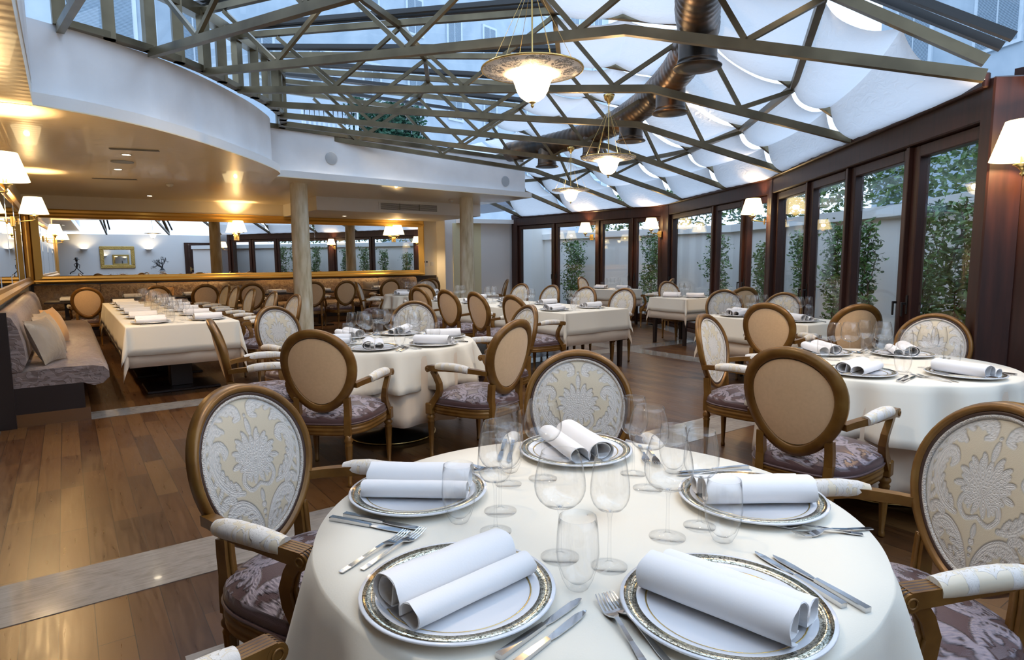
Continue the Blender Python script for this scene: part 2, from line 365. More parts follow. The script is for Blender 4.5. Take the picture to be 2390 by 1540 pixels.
# floor
M_floor = mat('oak_floor', (0.2, 0.1, 0.05), 0.32)
k = N(M_floor)
t = k.n('TexCoord'); vrot = k.n('Mapping', {'Vector': t.outputs['Object'], 'Rotation': (0, 0, R(90))}).outputs[0]
br = k.n('TexBrick', {'Vector': vrot, 'Color1': (0, 0, 0, 1), 'Color2': (1, 1, 1, 1), 'Mortar': (0, 0, 0, 1), 'Scale': 1.0, 'Mortar Size': 0.0016, 'Mortar Smooth': 0.0, 'Bias': 0.0, 'Brick Width': 0.78, 'Row Height': 0.118})
br.offset = 0.37; br.offset_frequency = 3
grain = noise(k, k.co('Object', (16, 1.3, 1)), 3.0, 6, 0.6); blot = noise(k, k.co('Object', (3, 0.8, 1)), 2.0, 3)
tone = k.math('ADD', k.math('MULTIPLY', br.outputs['Color'], 0.55), k.math('ADD', k.math('MULTIPLY', grain, 0.35), k.math('MULTIPLY', blot, 0.22)))
col = k.ramp(tone, [(0.22, (0.034, 0.012, 0.0045)), (0.5, (0.084, 0.034, 0.0105)), (0.72, (0.112, 0.050, 0.0155)), (0.95, (0.140, 0.070, 0.023))])
k.set('Base Color', k.mix(br.outputs['Fac'], col, (0.02, 0.01, 0.006)))
k.set('Roughness', k.ramp(grain, [(0.2, (0.24,) * 3), (0.8, (0.40,) * 3)])); k.bump(k.math('SUBTRACT', k.math('MULTIPLY', grain, 0.3), br.outputs['Fac']), 0.25, 0.004)
M_marble = mat('travertine_strip', (0.6, 0.56, 0.52), 0.12, coat=0.3)
k = N(M_marble); g1 = noise(k, k.co('Object', (1.2, 1.2, 1)), 6, 6, 1.2); g2 = noise(k, k.co('Object', (2, 30, 1)), 3, 4)
cc = k.ramp(k.math('ADD', k.math('MULTIPLY', g1, 0.5), k.math('MULTIPLY', g2, 0.5)), [(0.32, (0.19, 0.165, 0.145)), (0.5, (0.28, 0.255, 0.23)), (0.7, (0.34, 0.315, 0.29))])
k.set('Base Color', cc)
M_tile = mat('courtyard_paving', (0.32, 0.31, 0.29), 0.7)
M_garden = mat('rendered_garden_wall', (0.80, 0.77, 0.74), 0.75)
M_leaf = mat('green_leaf', (0.06, 0.15, 0.03), 0.4)
k = N(M_leaf); ob = k.n('TexNoise', {'Vector': k.co('Object'), 'Scale': 9.0, 'Detail': 2.0}).outputs['Fac']; k.set('Base Color', k.ramp(ob, [(0.3, (0.03, 0.085, 0.018)), (0.55, (0.085, 0.18, 0.035)), (0.75, (0.20, 0.26, 0.06))]))
M_hedge = mat('blue_green_hedge_leaf', (0.03, 0.10, 0.06), 0.5)
M_stem = mat('bark', (0.10, 0.06, 0.035), 0.8); M_pot = mat('grey_planter', (0.16, 0.16, 0.16), 0.5)
M_facade = mat('neighbour_facade', (0.62, 0.66, 0.70), 0.8)
k = N(M_facade); nz = noise(k, k.co('Object'), 1.2, 6); k.set('Base Color', k.ramp(nz, [(0.3, (0.30, 0.38, 0.46)), (0.7, (0.42, 0.50, 0.57))]))
M_blind = mat('window_blind', (0.22, 0.30, 0.38), 0.6)
k = N(M_blind); k.bump(k.n('TexWave', {'Vector': k.co('Object'), 'Scale': 9.0}, bands_direction='Z').outputs['Fac'], 0.8, 0.02)
M_sash = mat('pale_window_sash', (0.50, 0.58, 0.65), 0.5)
M_slate = mat('roof_slate', (0.20, 0.22, 0.27), 0.6); M_redtile = mat('red_roof_tile', (0.45, 0.16, 0.11), 0.7)
M_grille = mat('grey_grille', (0.16, 0.155, 0.145), 0.5); M_black = mat('black_metal', (0.012, 0.012, 0.013), 0.4)
M_speaker = mat('speaker_mesh', (0.42, 0.45, 0.48), 0.8, spec=0.2)
M_plastic = mat('white_plastic', (0.75, 0.74, 0.70), 0.4)
def glow(name, col, st, base=(0.9, 0.85, 0.75)):
    return mat(name, base, 0.6, emit=col, es=st)
M_shade = glow('lit_fabric_shade', (1.0, 0.74, 0.40), 3.2)
M_bulbglass = glow('lit_alabaster_bowl', (1.0, 0.80, 0.52), 4.5)
M_down = glow('lit_downlight', (1.0, 0.85, 0.6), 14.0)
M_uplit = glow('lit_uplight', (1.0, 0.78, 0.5), 8.0)
def point(parent, loc, power, size=0.05, col=(1.0, 0.66, 0.32)):
    l = bpy.data.lights.new('lamp_light', 'POINT'); l.energy = power; l.color = col; l.shadow_soft_size = size
    o = bpy.data.objects.new('lamp_light', l); C.objects.link(o); o.parent = parent; o.location = loc; return o
def spot(parent, loc, power, ang=80, col=(1.0, 0.78, 0.5), rot=(0, 0, 0), size=0.04):
    l = bpy.data.lights.new('spot_light', 'SPOT'); l.energy = power; l.color = col; l.spot_size = R(ang); l.spot_blend = 0.6; l.shadow_soft_size = size
    o = bpy.data.objects.new('spot_light', l); C.objects.link(o); o.parent = parent; o.location = loc; o.rotation_euler = rot; return o
# ================================================================== the setting
C0 = Vector((-0.28, 10.6, 0))
WP = [Vector((5.13, 1.58, 0)), Vector((8.34, 5.15, 0)), Vector((10.5, 8.99, 0)), Vector((10.1, 13.9, 0))]
def YB(x): return 15.05 - 0.022 * (x + 0.55)
struct('floor', MB().box(-5.2, 13.5, -3.0, 16.2, -0.12, 0.0), M_floor)
struct('courtyard_ground', MB().prism([(5.2, -4), (24, -4), (24, 22), (8.5, 22), (10.2, 13.9), (10.6, 8.95), (8.42, 5.1), (5.2, 1.5)], -0.1, 0.012), M_tile)
nt = [0]
def trim(mb, m): nt[0] += 1; return struct('trim_%d' % nt[0], mb, m)
trim(MB().box(-5.0, 6.88, 2.985, 3.385, 0.0, 0.003), M_marble)
trim(MB().box(7.22, 7.30, 2.985, 3.385, 0.0, 0.003), M_marble)
trim(MB().box(0.10, 11.2, 6.65, 6.97, 0.0, 0.0035), M_marble)
trim(MB().box(6.88, 7.22, 2.2, 13.5, 0.0, 0.003), M_marble)
trim(MB().box(-0.86, -0.53, -2.9, 6.60, 0.0, 0.0035), M_marble)
trim(MB().box(0.25, 0.6, -2.9, 2.37, 0.0, 0.0032), M_marble)
mb = MB()
for i in range(3):
    a, b = WP[i], WP[i + 1]; d = (b - a).normalized(); n = Vector((-d.y, d.x, 0))
    q = [a + n * 0.12, b + n * 0.12, b + n * 0.45, a + n * 0.45]
    mb.prism([(p.x, p.y) for p in q], 0.0, 0.004)
trim(mb, M_marble)
# walls
def wallbox(name, a, b, t, z0, z1, m, side=1):
    a = Vector((*a, 0)); b = Vector((*b, 0)); d = (b - a).normalized(); n = Vector((-d.y, d.x, 0)) * side
    return struct(name, MB().prism([(p.x, p.y) for p in (a, b, b + n * t, a + n * t)], z0, z1), m)
wallbox('wall_back', (-0.8, YB(-0.8)), (8.15, YB(8.15)), 0.2, 0, 3.42, M_cream)
wallbox('wall_left', (-0.58, 6.62), (-0.58, YB(-0.6) + 0.2), 0.2, 0, 2.75, M_cream)
wallbox('wall_rear', (-4.8, -2.6), (5.1, -2.6), 0.2, 0, 2.62, M_white, -1)
wallbox('wall_side', (-4.8, -2.7), (-4.8, 6.9), 0.2, 0, 2.75, M_white)
wallbox('wall_return', (-4.8, 6.75), (-0.70, 6.75), 0.15, 0, 2.75, M_cream)
wallbox('wall_back_corner', (8.15, 14.42), (8.15, YB(8.15) + 0.2), 0.12, 0, 2.7, M_white, -1)
wallbox('wall_back_right', (8.15, 14.40), (10.12, 14.05), 0.15, 0, 2.47, M_white)
trim(MB().prism([(8.36, 14.345), (9.14, 14.205), (9.14, 14.23), (8.36, 14.37)], 0.02, 2.36), M_yellow)
trim(MB().prism([(8.45, 14.15), (10.08, 13.86), (10.10, 14.03), (8.45, 14.33)], 2.36, 2.47), M_white)
wallbox('wall_right', (5.16, 1.53), (5.02, -2.7), 0.2, 0, 2.62, M_mahog, 1)
# ceiling under the gallery, its lip, the curved fascia
lip = [(-0.12, 6.60), (0.25, 6.74), (0.66, 7.0), (1.02, 7.32), (1.37, 7.70), (1.76, 8.18), (2.12, 8.66), (2.40, 9.08), (2.60, 9.42), (2.71, 9.70), (2.73, 9.95), (2.74, 10.02), (3.73, 10.13), (5.5, 10.33), (8.12, 10.62)]
fas = [(-0.12, 6.78), (0.31, 6.98), (0.66, 7.19), (0.98, 7.42), (1.36, 7.80), (1.74, 8.25), (2.08, 8.70), (2.34, 9.12), (2.52, 9.45), (2.62, 9.78), (2.66, 10.14), (3.73, 10.27), (5.5, 10.47), (8.05, 10.76)]
def smooth_pl(pl, a, b, n):   # Catmull-Rom between indices a..b
    out = list(pl[:a])
    for i in range(a, b):
        p0, p1, p2, p3 = pl[max(i - 1, 0)], pl[i], pl[i + 1], pl[min(i + 2, b)]
        for j in range(n):
            t = j / n
            out.append(tuple(0.5 * (2 * p1[c] + (p2[c] - p0[c]) * t + (2 * p0[c] - 5 * p1[c] + 4 * p2[c] - p3[c]) * t * t + (3 * p1[c] - p0[c] - 3 * p2[c] + p3[c]) * t ** 3) for c in (0, 1)))
    return out + list(pl[b:])
lip = smooth_pl(lip, 0, 9, 4); fas = smooth_pl(fas, 0, 9, 4)
back = [(8.12, YB(8.1)), (-0.6, YB(-0.6)), (-0.6, 6.60)]
struct('ceiling', MB().prism(lip + back, 2.69, 2.70), M_ceil)
trim(MB().prism(lip + back, 2.70, 2.80), M_white)
mb = MB()
mb.prism(fas + [(8.05, YB(8.05)), (-0.6, YB(-0.6)), (-0.6, 6.78)], 2.80, 3.44)
struct('wall_fascia', mb, M_fascia)
struct('ceiling_left', MB().box(-4.9, -0.12, -2.7, 6.62, 2.69, 2.9), M_ceil)
struct('wall_beam', MB().box(-0.30, -0.115, -2.7, 6.75, 2.9, 3.95), M_fascia)
trim(MB().prism([(4.2, 12.6), (8.1, 12.6), (8.1, YB(8.1) - 0.001), (4.2, YB(4.2) - 0.001)], 2.42, 2.69), M_white)
# ------------------------------------------------------------------ glazed wall of dark leaves
bounds = [[0.03, 1.02, 2.22, 3.38, 4.66], [0.06, 0.87, 1.97, 4.05], [0.10, 0.89, 1.89, 3.39, 4.78]]
wn_ = 0
for i in range(3):
    a, b = WP[i], WP[i + 1]; d = b - a; L = d.length; ang = math.atan2(d.y, d.x)
    M = Matrix.Translation(a) @ Matrix.Rotation(ang, 4, 'Z')       # local x along the wall, +y into the room
    mb = MB().box(-0.05, L + 0.05, -0.10, 0.10, 2.30, 2.56, 0.01, M).box(-0.05, L + 0.05, 0.10, 0.15, 2.50, 2.60, 0.01, M).box(-0.05, L + 0.05, -0.09, 0.09, 0.0, 0.06, 0, M)
    for e in ([bounds[i][0]] + [bounds[i][-1]]):
        pass
    mb.box(-0.10, bounds[i][0], -0.11, 0.11, 0, 2.56, 0.01, M); mb.box(bounds[i][-1], L + 0.08, -0.11, 0.11, 0, 2.56, 0.01, M)
    for s in bounds[i][1:-1]: mb.box(s - 0.025, s + 0.025, -0.08, 0.08, 0.06, 2.30, 0.005, M)
    struct('trim_window_wall_%d' % i, mb, M_mahog)
    for j in range(len(bounds[i]) - 1):
        wn_ += 1
        s0, s1 = bounds[i][j] + (0.027 if j else 0.002), bounds[i][j + 1] - (0.027 if j < len(bounds[i]) - 2 else 0.002)
        e = bpy.data.objects.new('window_%d' % wn_, None); C.objects.link(e); e['kind'] = 'structure'
        e.matrix_world = M @ Matrix.Translation((s0, 0, 0))
        w = s1 - s0; f = 0.095; mb = MB()
        mb.box(0, f, -0.045, 0.045, 0.062, 2.298, 0.008).box(w - f, w, -0.045, 0.045, 0.062, 2.298, 0.008)
        mb.box(f, w - f, -0.045, 0.045, 0.062, 0.18, 0.008).box(f, w - f, -0.045, 0.045, 2.20, 2.298, 0.008)
        mb.build('frame', M_mahog, e)
        MB().box(f - 0.01, w - f + 0.01, -0.008, 0.008, 0.17, 2.21).build('pane', M_pane, e)
        hx = w - f / 2 if j % 2 == 0 else f / 2
        h = MB().box(hx - 0.012, hx + 0.012, 0.045, 0.055, 0.92, 1.08, 0.003).box(hx - 0.009, hx + 0.009, 0.055, 0.095, 1.0, 1.02, 0.003).box(hx - 0.009, hx + 0.009, 0.080, 0.095, 0.90, 1.02, 0.004)
        h.build('handle', M_black, e)
# ------------------------------------------------------------------ courtyard wall, coping, hedge
def offset_line(o):
    pts = []; ds = [(WP[i + 1] - WP[i]).normalized() for i in range(3)]; ns = [Vector((d.y, -d.x, 0)) for d in ds]
    pts.append(WP[0] + ns[0] * o - ds[0] * 3.5)
    for i in range(2):
        bis = (ns[i] + ns[i + 1]).normalized(); pts.append(WP[i + 1] + bis * (o / bis.dot(ns[i])))
    pts.append(WP[3] + ns[2] * o + ds[2] * 1.2)
    return pts
def strip(o, t, z0, z1, mb):
    A, B = offset_line(o), offset_line(o + t)
    for i in range(3): mb.prism([(A[i].x, A[i].y), (B[i].x, B[i].y), (B[i + 1].x, B[i + 1].y), (A[i + 1].x, A[i + 1].y)], z0, z1)
    return mb
struct('wall_garden', strip(1.75, 0.2, 0, 1.98, MB()), M_garden)
trim(strip(1.66, 0.36, 1.98, 2.14, MB()), M_white)
wallbox('wall_courtyard_end', (10.35, 14.6), (13.2, 15.0), 0.2, 0, 2.3, M_garden)
def leaves(mb, n, fn, s0, s1):
    for _ in range(n):
        p = Vector(fn()); s = random.uniform(s0, s1)
        u = Vector((random.gauss(0, 1), random.gauss(0, 1), random.gauss(0, 0.6))).normalized()
        w = u.cross(Vector((random.gauss(0, 1), random.gauss(0, 1), random.gauss(0, 1)))).normalized()
        q = u.cross(w) * 0.12 * s
        mb.add([p - u * s, p - u * 0.2 * s + w * 0.42 * s + q, p + u * 0.35 * s + w * 0.36 * s + q, p + u * s, p + u * 0.35 * s - w * 0.36 * s + q, p - u * 0.2 * s - w * 0.42 * s + q], [(0, 1, 2, 3), (0, 3, 4, 5)])
    return mb
A = offset_line(2.5)
for i in range(3):
    def f_(i=i):
        p = A[i].lerp(A[i + 1], random.uniform(0.42 if i == 0 else 0.02, 0.8 if i == 2 else 0.98)); zz = 2.2 + 0.95 * random.random() ** 0.8
        return (p.x + random.gauss(0, 0.16), p.y + random.gauss(0, 0.16), zz)
    h = MB(); leaves(h, 3600, f_, 0.035, 0.075); o = h.build('hedge', M_leaf)
    tag(o, ['clipped green hedge above the garden wall outside the right windows', 'clipped green hedge above the garden wall outside the middle windows', 'clipped green hedge above the garden wall outside the far windows'][i], 'hedge')
def climber(x, y, w, h, n, lab, bushy=1.0, fork=False):
    t = thing('climbing_shrub', lab, 'plant', (x, y, 0.012), random.uniform(0, 6), 'climbing shrubs along the garden wall')
    MB().lathe([(0.001, 0), (0.15, 0), (0.19, 0.30), (0.205, 0.31), (0.20, 0.34), (0.17, 0.33), (0.16, 0.29), (0.001, 0.29)], 20).build('planter', M_pot, t)
    st = MB(); tr = []
    for q in range(4):
        pts = [(random.uniform(-0.05, 0.05), random.uniform(-0.05, 0.05), 0.28)]
        for z in range(1, 8): pts.append((pts[0][0] + random.gauss(0, w * 0.22) * (z / 7) ** 0.5, pts[0][1] + random.gauss(0, w * 0.2) * (z / 7) ** 0.5, 0.28 + (h - 0.35) * z / 7 * random.uniform(0.93, 1)))
        st.tube(pts, [0.012 * (1 - 0.1 * i) for i in range(8)], 6); tr.append(pts)
    st.build('stem', M_stem, t)
    def f_():
        pts = random.choice(tr); u = random.random() * 6.99; i = int(u); p = Vector(pts[i]).lerp(Vector(pts[i + 1]), u - i)
        a = random.uniform(0, 6.283); rr = w * 0.42 * random.random() ** 0.6 * bushy
        return (p.x + rr * math.cos(a), p.y + rr * math.sin(a), p.z + random.uniform(-0.06, 0.08))
    leaves(MB(), n, f_, 0.026, 0.05).build('foliage', M_leaf, t)
CL = [(11.46, 13.1, 0.62, 2.0, 1700, 'tall leafy climber behind the glass of the far left windows'),
      (11.59, 10.37, 0.58, 2.05, 1700, 'dense climber behind the glass beside the far window corner'),
      (11.58, 8.5, 0.5, 2.0, 1200, 'slim climber split by a mullion of the middle windows'),
      (10.79, 6.86, 0.44, 1.75, 1200, 'bushy climber behind the lamp on the middle corner post'),
      (10.2, 5.8, 0.36, 1.9, 1000, 'dark slim climber behind the glass just right of the corner lamp'),
      (9.7, 4.95, 0.42, 2.0, 1300, 'ragged climber seen through the third leaf of the right windows'),
      (9.1, 4.2, 0.3, 1.95, 900, 'thin dark climber at the edge of a wide right pane'),
      (8.22, 3.1, 0.34, 2.1, 1200, 'tall climber along the left edge of the nearest pane'),
      (7.62, 2.58, 0.6, 2.05, 2000, 'broad bushy climber in the middle of the nearest pane'),
      (7.06, 2.12, 0.42, 2.1, 1200, 'leafy climber at the right edge of the nearest pane')]
for c in CL: climber(*c)
# ------------------------------------------------------------------ roof: fan of trusses, purlins, glass, sails
ANG = [-84.0, -71.8, -60.8, -48.2, -35.8, -24.6, -14.2, -4.2, 6.0, 16.0]
def ray_end(a):
    u = Vector((math.cos(R(a)), math.sin(R(a)), 0)); best = 10.4
    for i in range(3):
        p, q = WP[i], WP[i + 1]; d = q - p; den = u.x * d.y - u.y * d.x
        w = p - C0; t = (w.x * d.y - w.y * d.x) / den; s = (w.x * u.y - w.y * u.x) / den
        if -0.02 <= s <= 1.02 and t > 0: best = t
    return best - 0.05
RE = [ray_end(a) for a in ANG]
def pol(a, r, z): return Vector((C0.x + r * math.cos(R(a)), C0.y + r * math.sin(R(a)), z))
def rt0(a): return 3.75 if a < -75 else 3.56 if a < -65 else 3.42 if a < -55 else 3.2 if a < 0 else 7.9
def ztop(r, re):
    pr = [(3.0, 4.12), (7.05, 4.06), (8.54, 3.80), (re, 2.66)]
    for (r0, z0), (r1, z1) in zip(pr, pr[1:]):
        if r <= r1: return z0 + (z1 - z0) * (r - r0) / (r1 - r0)
    return pr[-1][1]
def zbot(r, re):
    pr = [(3.0, 3.46), (8.05, 3.15), (re, 2.52)]
    for (r0, z0), (r1, z1) in zip(pr, pr[1:]):
        if r <= r1: return z0 + (z1 - z0) * (r - r0) / (r1 - r0)
    return pr[-1][1]
TNAME = ['truss passing overhead beside the camera', 'nearest visible truss, holding the largest pendant lamp', 'second truss, spanning the whole width of the picture', 'third truss, holding the middle pendant lamp', 'fourth truss from the camera', 'fifth truss, holding the farthest pendant lamp', 'sixth truss from the camera', 'seventh truss, running along the straight white fascia', 'short truss end above the far windows', 'last short truss end by the back wall']
for i, a in enumerate(ANG):
    re = RE[i]; r0 = rt0(a)
    t = thing('roof_truss', 'bronze steel ' + TNAME[i], 'truss', pol(a, r0, 0)[:], R(a), 'bronze steel roof trusses')
    def P_(r, z): return (r - r0, 0, z)
    def chord(nm, rs, fz, w, h):
        m = MB()
        m.tube([P_(r, fz(r, re)) for r in rs], 1.0, sq=(w, h), upv=(0, 0, 1)); m.build(nm, M_steel, t)
    if a < 0:
        chord('bottom_chord', [r0, 8.05, re], zbot, 0.058, 0.074)
        chord('top_chord', [r0, 7.05, 8.54, re], lambda r, e: ztop(r, e) - 0.05, 0.055, 0.065)
        nodes = [(4.45, 3.75), (4.45, 5.28), (6.02, 5.28), (6.02, 7.03), (7.66, 7.03), (7.66, 8.5), (8.93, 8.5), (8.93, 9.42)]
        for b_, tp in nodes:
            MB().bar(P_(b_, zbot(b_, re) + 0.03), P_(tp, ztop(tp, re) - 0.10), 0.036, 0.042).build('web_bar', M_steel, t)
        MB().bar(P_(r0, 3.44), P_(r0, 4.06), 0.08, 0.10).build('post', M_steel, t)
    else:
        chord('bottom_chord', [8.0, re], zbot, 0.058, 0.074)
        chord('top_chord', [8.54, re], lambda r, e: ztop(r, e) - 0.06, 0.09, 0.10)
        MB().bar(P_(8.93, zbot(8.93, re)), P_(8.6, ztop(8.6, re) - 0.1), 0.07).build('web_bar', M_steel, t)
m = MB(); m.tube([(5.20, 1.42, 2.52), (4.35, 0.55, 3.35), (3.6, -0.3, 4.0)], 1.0, sq=(0.09, 0.14), upv=(0, 0, 1)); o = m.build('hip_rafter', M_steel); o['kind'] = 'structure'
for rr, rad in ((5.28, 'inner'), (7.03, 'ridge'), (8.5, 'knee'), (9.42, 'outer')):
    m = MB()
    for i in range(len(ANG) - 1):
        if rr < 8 and ANG[i + 1] > 0: continue
        m.bar(pol(ANG[i], rr, ztop(rr, RE[i]) - 0.07), pol(ANG[i + 1], rr, ztop(rr, RE[i + 1]) - 0.07), 0.055, 0.065)
    o = m.build('purlin', M_steel); o['kind'] = 'structure'
m = MB(); m2 = MB(); m3 = MB()
ring = [(ANG[i] * (1 - f) + ANG[i + 1] * f) for i in range(7) for f in (0, 0.5)] + [ANG[7]]
pts = [pol(a, 3.75 - 0.55 * min(1, max(0, (a + 84) / 34)), 0) for a in ring]
for i, p in enumerate(pts):
    if i % 2: m.bar(p + Vector((0, 0, 3.44)), p + Vector((0, 0, 4.06)), 0.10)
m.tube([p + Vector((0, 0, 4.06)) for p in pts], 1.0, sq=(0.12, 0.12), upv=(0, 0, 1)); m.tube([p + Vector((0, 0, 3.47)) for p in pts], 1.0, sq=(0.10, 0.06), upv=(0, 0, 1))
o = m.build('clerestory_frame', M_steel); o['kind'] = 'structure'
for i in range(len(pts) - 1): m2.add([pts[i] + Vector((0, 0, 3.5)), pts[i + 1] + Vector((0, 0, 3.5)), pts[i + 1] + Vector((0, 0, 4.0)), pts[i] + Vector((0, 0, 4.0))], [(0, 1, 2, 3)])
o = m2.build('clerestory_glass', M_pane); o['kind'] = 'structure'
trim(MB().box(2.7, 8.05, 10.9, 10.97, 3.44, 3.5), M_steel)
m4 = MB(); p0, p1 = Vector((2.6, 10.15, 0)), Vector((8.0, 10.8, 0))
m4.tube([p0 + Vector((0, 0, 3.47)), p1 + Vector((0, 0, 3.47))], 1.0, sq=(0.1, 0.07), upv=(0, 0, 1))
o = m4.build('fascia_rail', M_steel); o['kind'] = 'structure'
for i in range(len(ANG) - 1):
    a, b = ANG[i], ANG[i + 1]; rs = ([max(rt0(a), rt0(b)) - 0.1, 7.05, 8.54] if b < 0 else [7.9, 8.54]); g = MB(); fr = MB()
    ra = [(r, r) for r in rs] + [(RE[i] + 0.12, RE[i + 1] + 0.12)]
    for (r0, q0), (r1, q1) in zip(ra, ra[1:]):
        v = [pol(a, r0, ztop(r0, RE[i]) + 0.05), pol(b, q0, ztop(q0, RE[i + 1]) + 0.05), pol(b, q1, ztop(q1, RE[i + 1]) + 0.05), pol(a, r1, ztop(r1, RE[i]) + 0.05)]
        g.add(v, [(0, 1, 2, 3)])
        for f in (0.045, 0.955): fr.bar(v[0].lerp(v[1], f), v[3].lerp(v[2], f), 0.05, 0.05)
    o = g.build('skylight', M_skyglass); o['kind'] = 'structure'; f_ = fr.build('frame', M_black, o)
ROW = ['ridge', 'upper', 'middle', 'lower', 'lowest']
RR = [6.98, 7.75, 8.5, 9.40, 9.82, None]
BAY = ['overhead beside the camera', 'nearest the camera at top', 'between the two nearest trusses', 'between the second and third trusses', 'between the third and fourth trusses', 'between the fourth and fifth trusses', 'between the fifth and sixth trusses', 'between the sixth and seventh trusses', 'above the far end windows']
for i in range(0, len(ANG) - 1):
    a, b = ANG[i], ANG[i + 1]
    for j in range(5):
        if b > 0 and j < 1: continue
        if i < 2 and j > 2: continue
        def fs(u, v, i=i, j=j, a=a, b=b):
            th = a + (b - a) * (0.035 + 0.93 * u); rend = RE[i] * (1 - u) + RE[i + 1] * u + 0.02
            re = rend - 0.02; r0 = RR[j]; r1 = RR[j + 1] if RR[j + 1] else rend
            if j == 3: r1 = (9.42 + rend) / 2
            if j == 4: r0 = (9.42 + rend) / 2
            r = r0 + (r1 - r0) * v; z0 = ztop(r0, re) - 0.04; z1 = ztop(r1, re) - 0.04 - (0.10 if j == 4 else 0)
            sag = (0.10, 0.07, 0.13, 0.10, 0.10)[j] * (1 + 0.12 * math.sin(i * 2.3 + j * 1.7))
            z = z0 + (z1 - z0) * v - sag * 4 * v * (1 - v) - 0.012 * math.sin(PI * u) - 0.006 * math.sin(u * 37 + v * 9) * math.sin(PI * v)
            rr = r - (0.10 if j >= 2 else 0.0) * 4 * v * (1 - v) * 0.6
            p = pol(th, rr, z); return p[:]
        o = MB().grid(fs, 22, 14).build('canopy_sail', M_sail)
        tag(o, '%s white fabric sail under the glass, %s' % (ROW[j], BAY[i]), 'fabric sail', 'white sails hung under the glass roof')
# ------------------------------------------------------------------ spiral duct with tee outlets
t = thing('air_duct', 'dark bronze spiral air duct curving under the white sails', 'air duct', (0, 0, 0))
DP = [(1.9, 1.0, 3.56), (3.4, 2.55, 3.56), (4.48, 3.55, 3.55), (5.13, 4.07, 3.55), (5.86, 4.89, 3.55), (6.49, 5.80, 3.55), (6.79, 6.29, 3.55), (7.33, 7.44, 3.55), (7.58, 8.54, 3.55), (7.58, 9.58, 3.55), (7.45, 10.5, 3.55)]
dp = [Vector((p[0] * 0.977, p[1] * 0.977, 3.50)) for p in DP]; fine = []
for i in range(len(dp) - 1):
    p0, p1, p2, p3 = dp[max(i - 1, 0)], dp[i], dp[i + 1], dp[min(i + 2, len(dp) - 1)]; n_ = max(4, int((p2 - p1).length / 0.035))
    for j in range(n_):
        u = j / n_; fine.append(0.5 * (2 * p1 + (p2 - p0) * u + (2 * p0 - 5 * p1 + 4 * p2 - p3) * u * u + (3 * p1 - p0 - 3 * p2 + p3) * u ** 3))
rads = [0.185 + (0.0055 if i % 4 == 0 else 0.0) for i in range(len(fine))]
MB().tube(fine, rads, 28).build('pipe', M_duct, t)
m = MB()
for x, y in ((4.75, 3.77), (5.98, 5.08), (6.93, 6.55), (7.42, 7.90), (7.58, 9.25)):
    q = min(fine, key=lambda p: (p.x - x) ** 2 + (p.y - y) ** 2)
    MB().lathe([(0.17, -0.02), (0.17, -0.33), (0.176, -0.335), (0.176, -0.35), (0.17, -0.355), (0.205, -0.385), (0.215, -0.392), (0.21, -0.40), (0.12, -0.405), (0.001, -0.40)], 36, (q.x, q.y, q.z)).build('outlet', M_duct, t)
# ------------------------------------------------------------------ neighbours beyond the roof
def facade(name, lab, a, b, h, z0, cols, rows, m, side, ww=1.1, wh=1.9, first=1.2, step=3.0):
    a = Vector((*a, 0)); b = Vector((*b, 0)); d = (b - a); L = d.length; ang = math.atan2(d.y, d.x)
    t = thing(name, lab, 'building', (a.x, a.y, z0), ang)
    MB().box(0, L, 0, 4, 0, h).build('wall', m, t)
    for c in range(cols):
        for r in range(rows):
            x = (c + 0.5) * L / cols; z = first + r * step
            f = MB().box(x - ww / 2 - 0.1, x + ww / 2 + 0.1, -0.06, 0.02, z - 0.1, z + wh + 0.1).build('window', M_sash, t)
            m_ = MB().box(x - ww / 2, x - 0.03, -0.075, -0.06, z, z + wh).box(x + 0.03, x + ww / 2, -0.075, -0.06, z, z + wh); m_.build('blind', M_blind, f)
    return t
facade('neighbour_building', 'pale blue building with blinds seen through the left clerestory', (-14, 19.5), (2.4, 19.2), 16, 0.0, 7, 4, M_facade, 1, 1.25, 2.2, 3.6, 3.3)
facade('neighbour_building', 'long pale facade with small windows seen through the glass roof', (2.6, 21.5), (26, 26.8), 15.5, 0.0, 11, 4, M_facade, 1, 0.7, 1.3, 4.5, 3.0)
facade('neighbour_building', 'pale building with tall windows above the right corner of the roof', (19.5, 9.0), (14.0, -4.0), 15, 0.0, 6, 4, M_facade, 1, 1.0, 2.2, 3.0, 3.3)
def f_(): return (random.uniform(6.45, 8.5), random.uniform(15.9, 16.9), random.uniform(3.5, 5.65))
tag(leaves(MB(), 7000, f_, 0.05, 0.1).build('roof_hedge', M_hedge), 'square blue-green hedge seen through the trusses above the straight fascia', 'hedge')
m = MB()
for i in range(12):
    x = 5.0 + i * 0.12; m.bar((x, 15.8, 3.5), (x + 0.06, 15.8, 5.2), 0.03); m.bar((x + 0.06, 15.8, 5.2), (x + 0.12, 15.8, 3.5), 0.03)
m.bar((5.0, 15.8, 5.2), (6.44, 15.8, 5.2), 0.04); m.bar((5.0, 15.8, 3.5), (6.44, 15.8, 3.5), 0.04); m.bar((6.42, 15.8, 3.44), (6.42, 15.8, 5.2), 0.05); m.bar((5.0, 15.8, 3.44), (5.0, 15.8, 5.2), 0.05)
tag(m.build('terrace_railing', M_sash), 'white zigzag railing on the terrace beside the roof hedge', 'railing')
struct('roof_terrace', MB().box(-1, 12, 15.3, 18.5, 3.0, 3.44), M_slate)
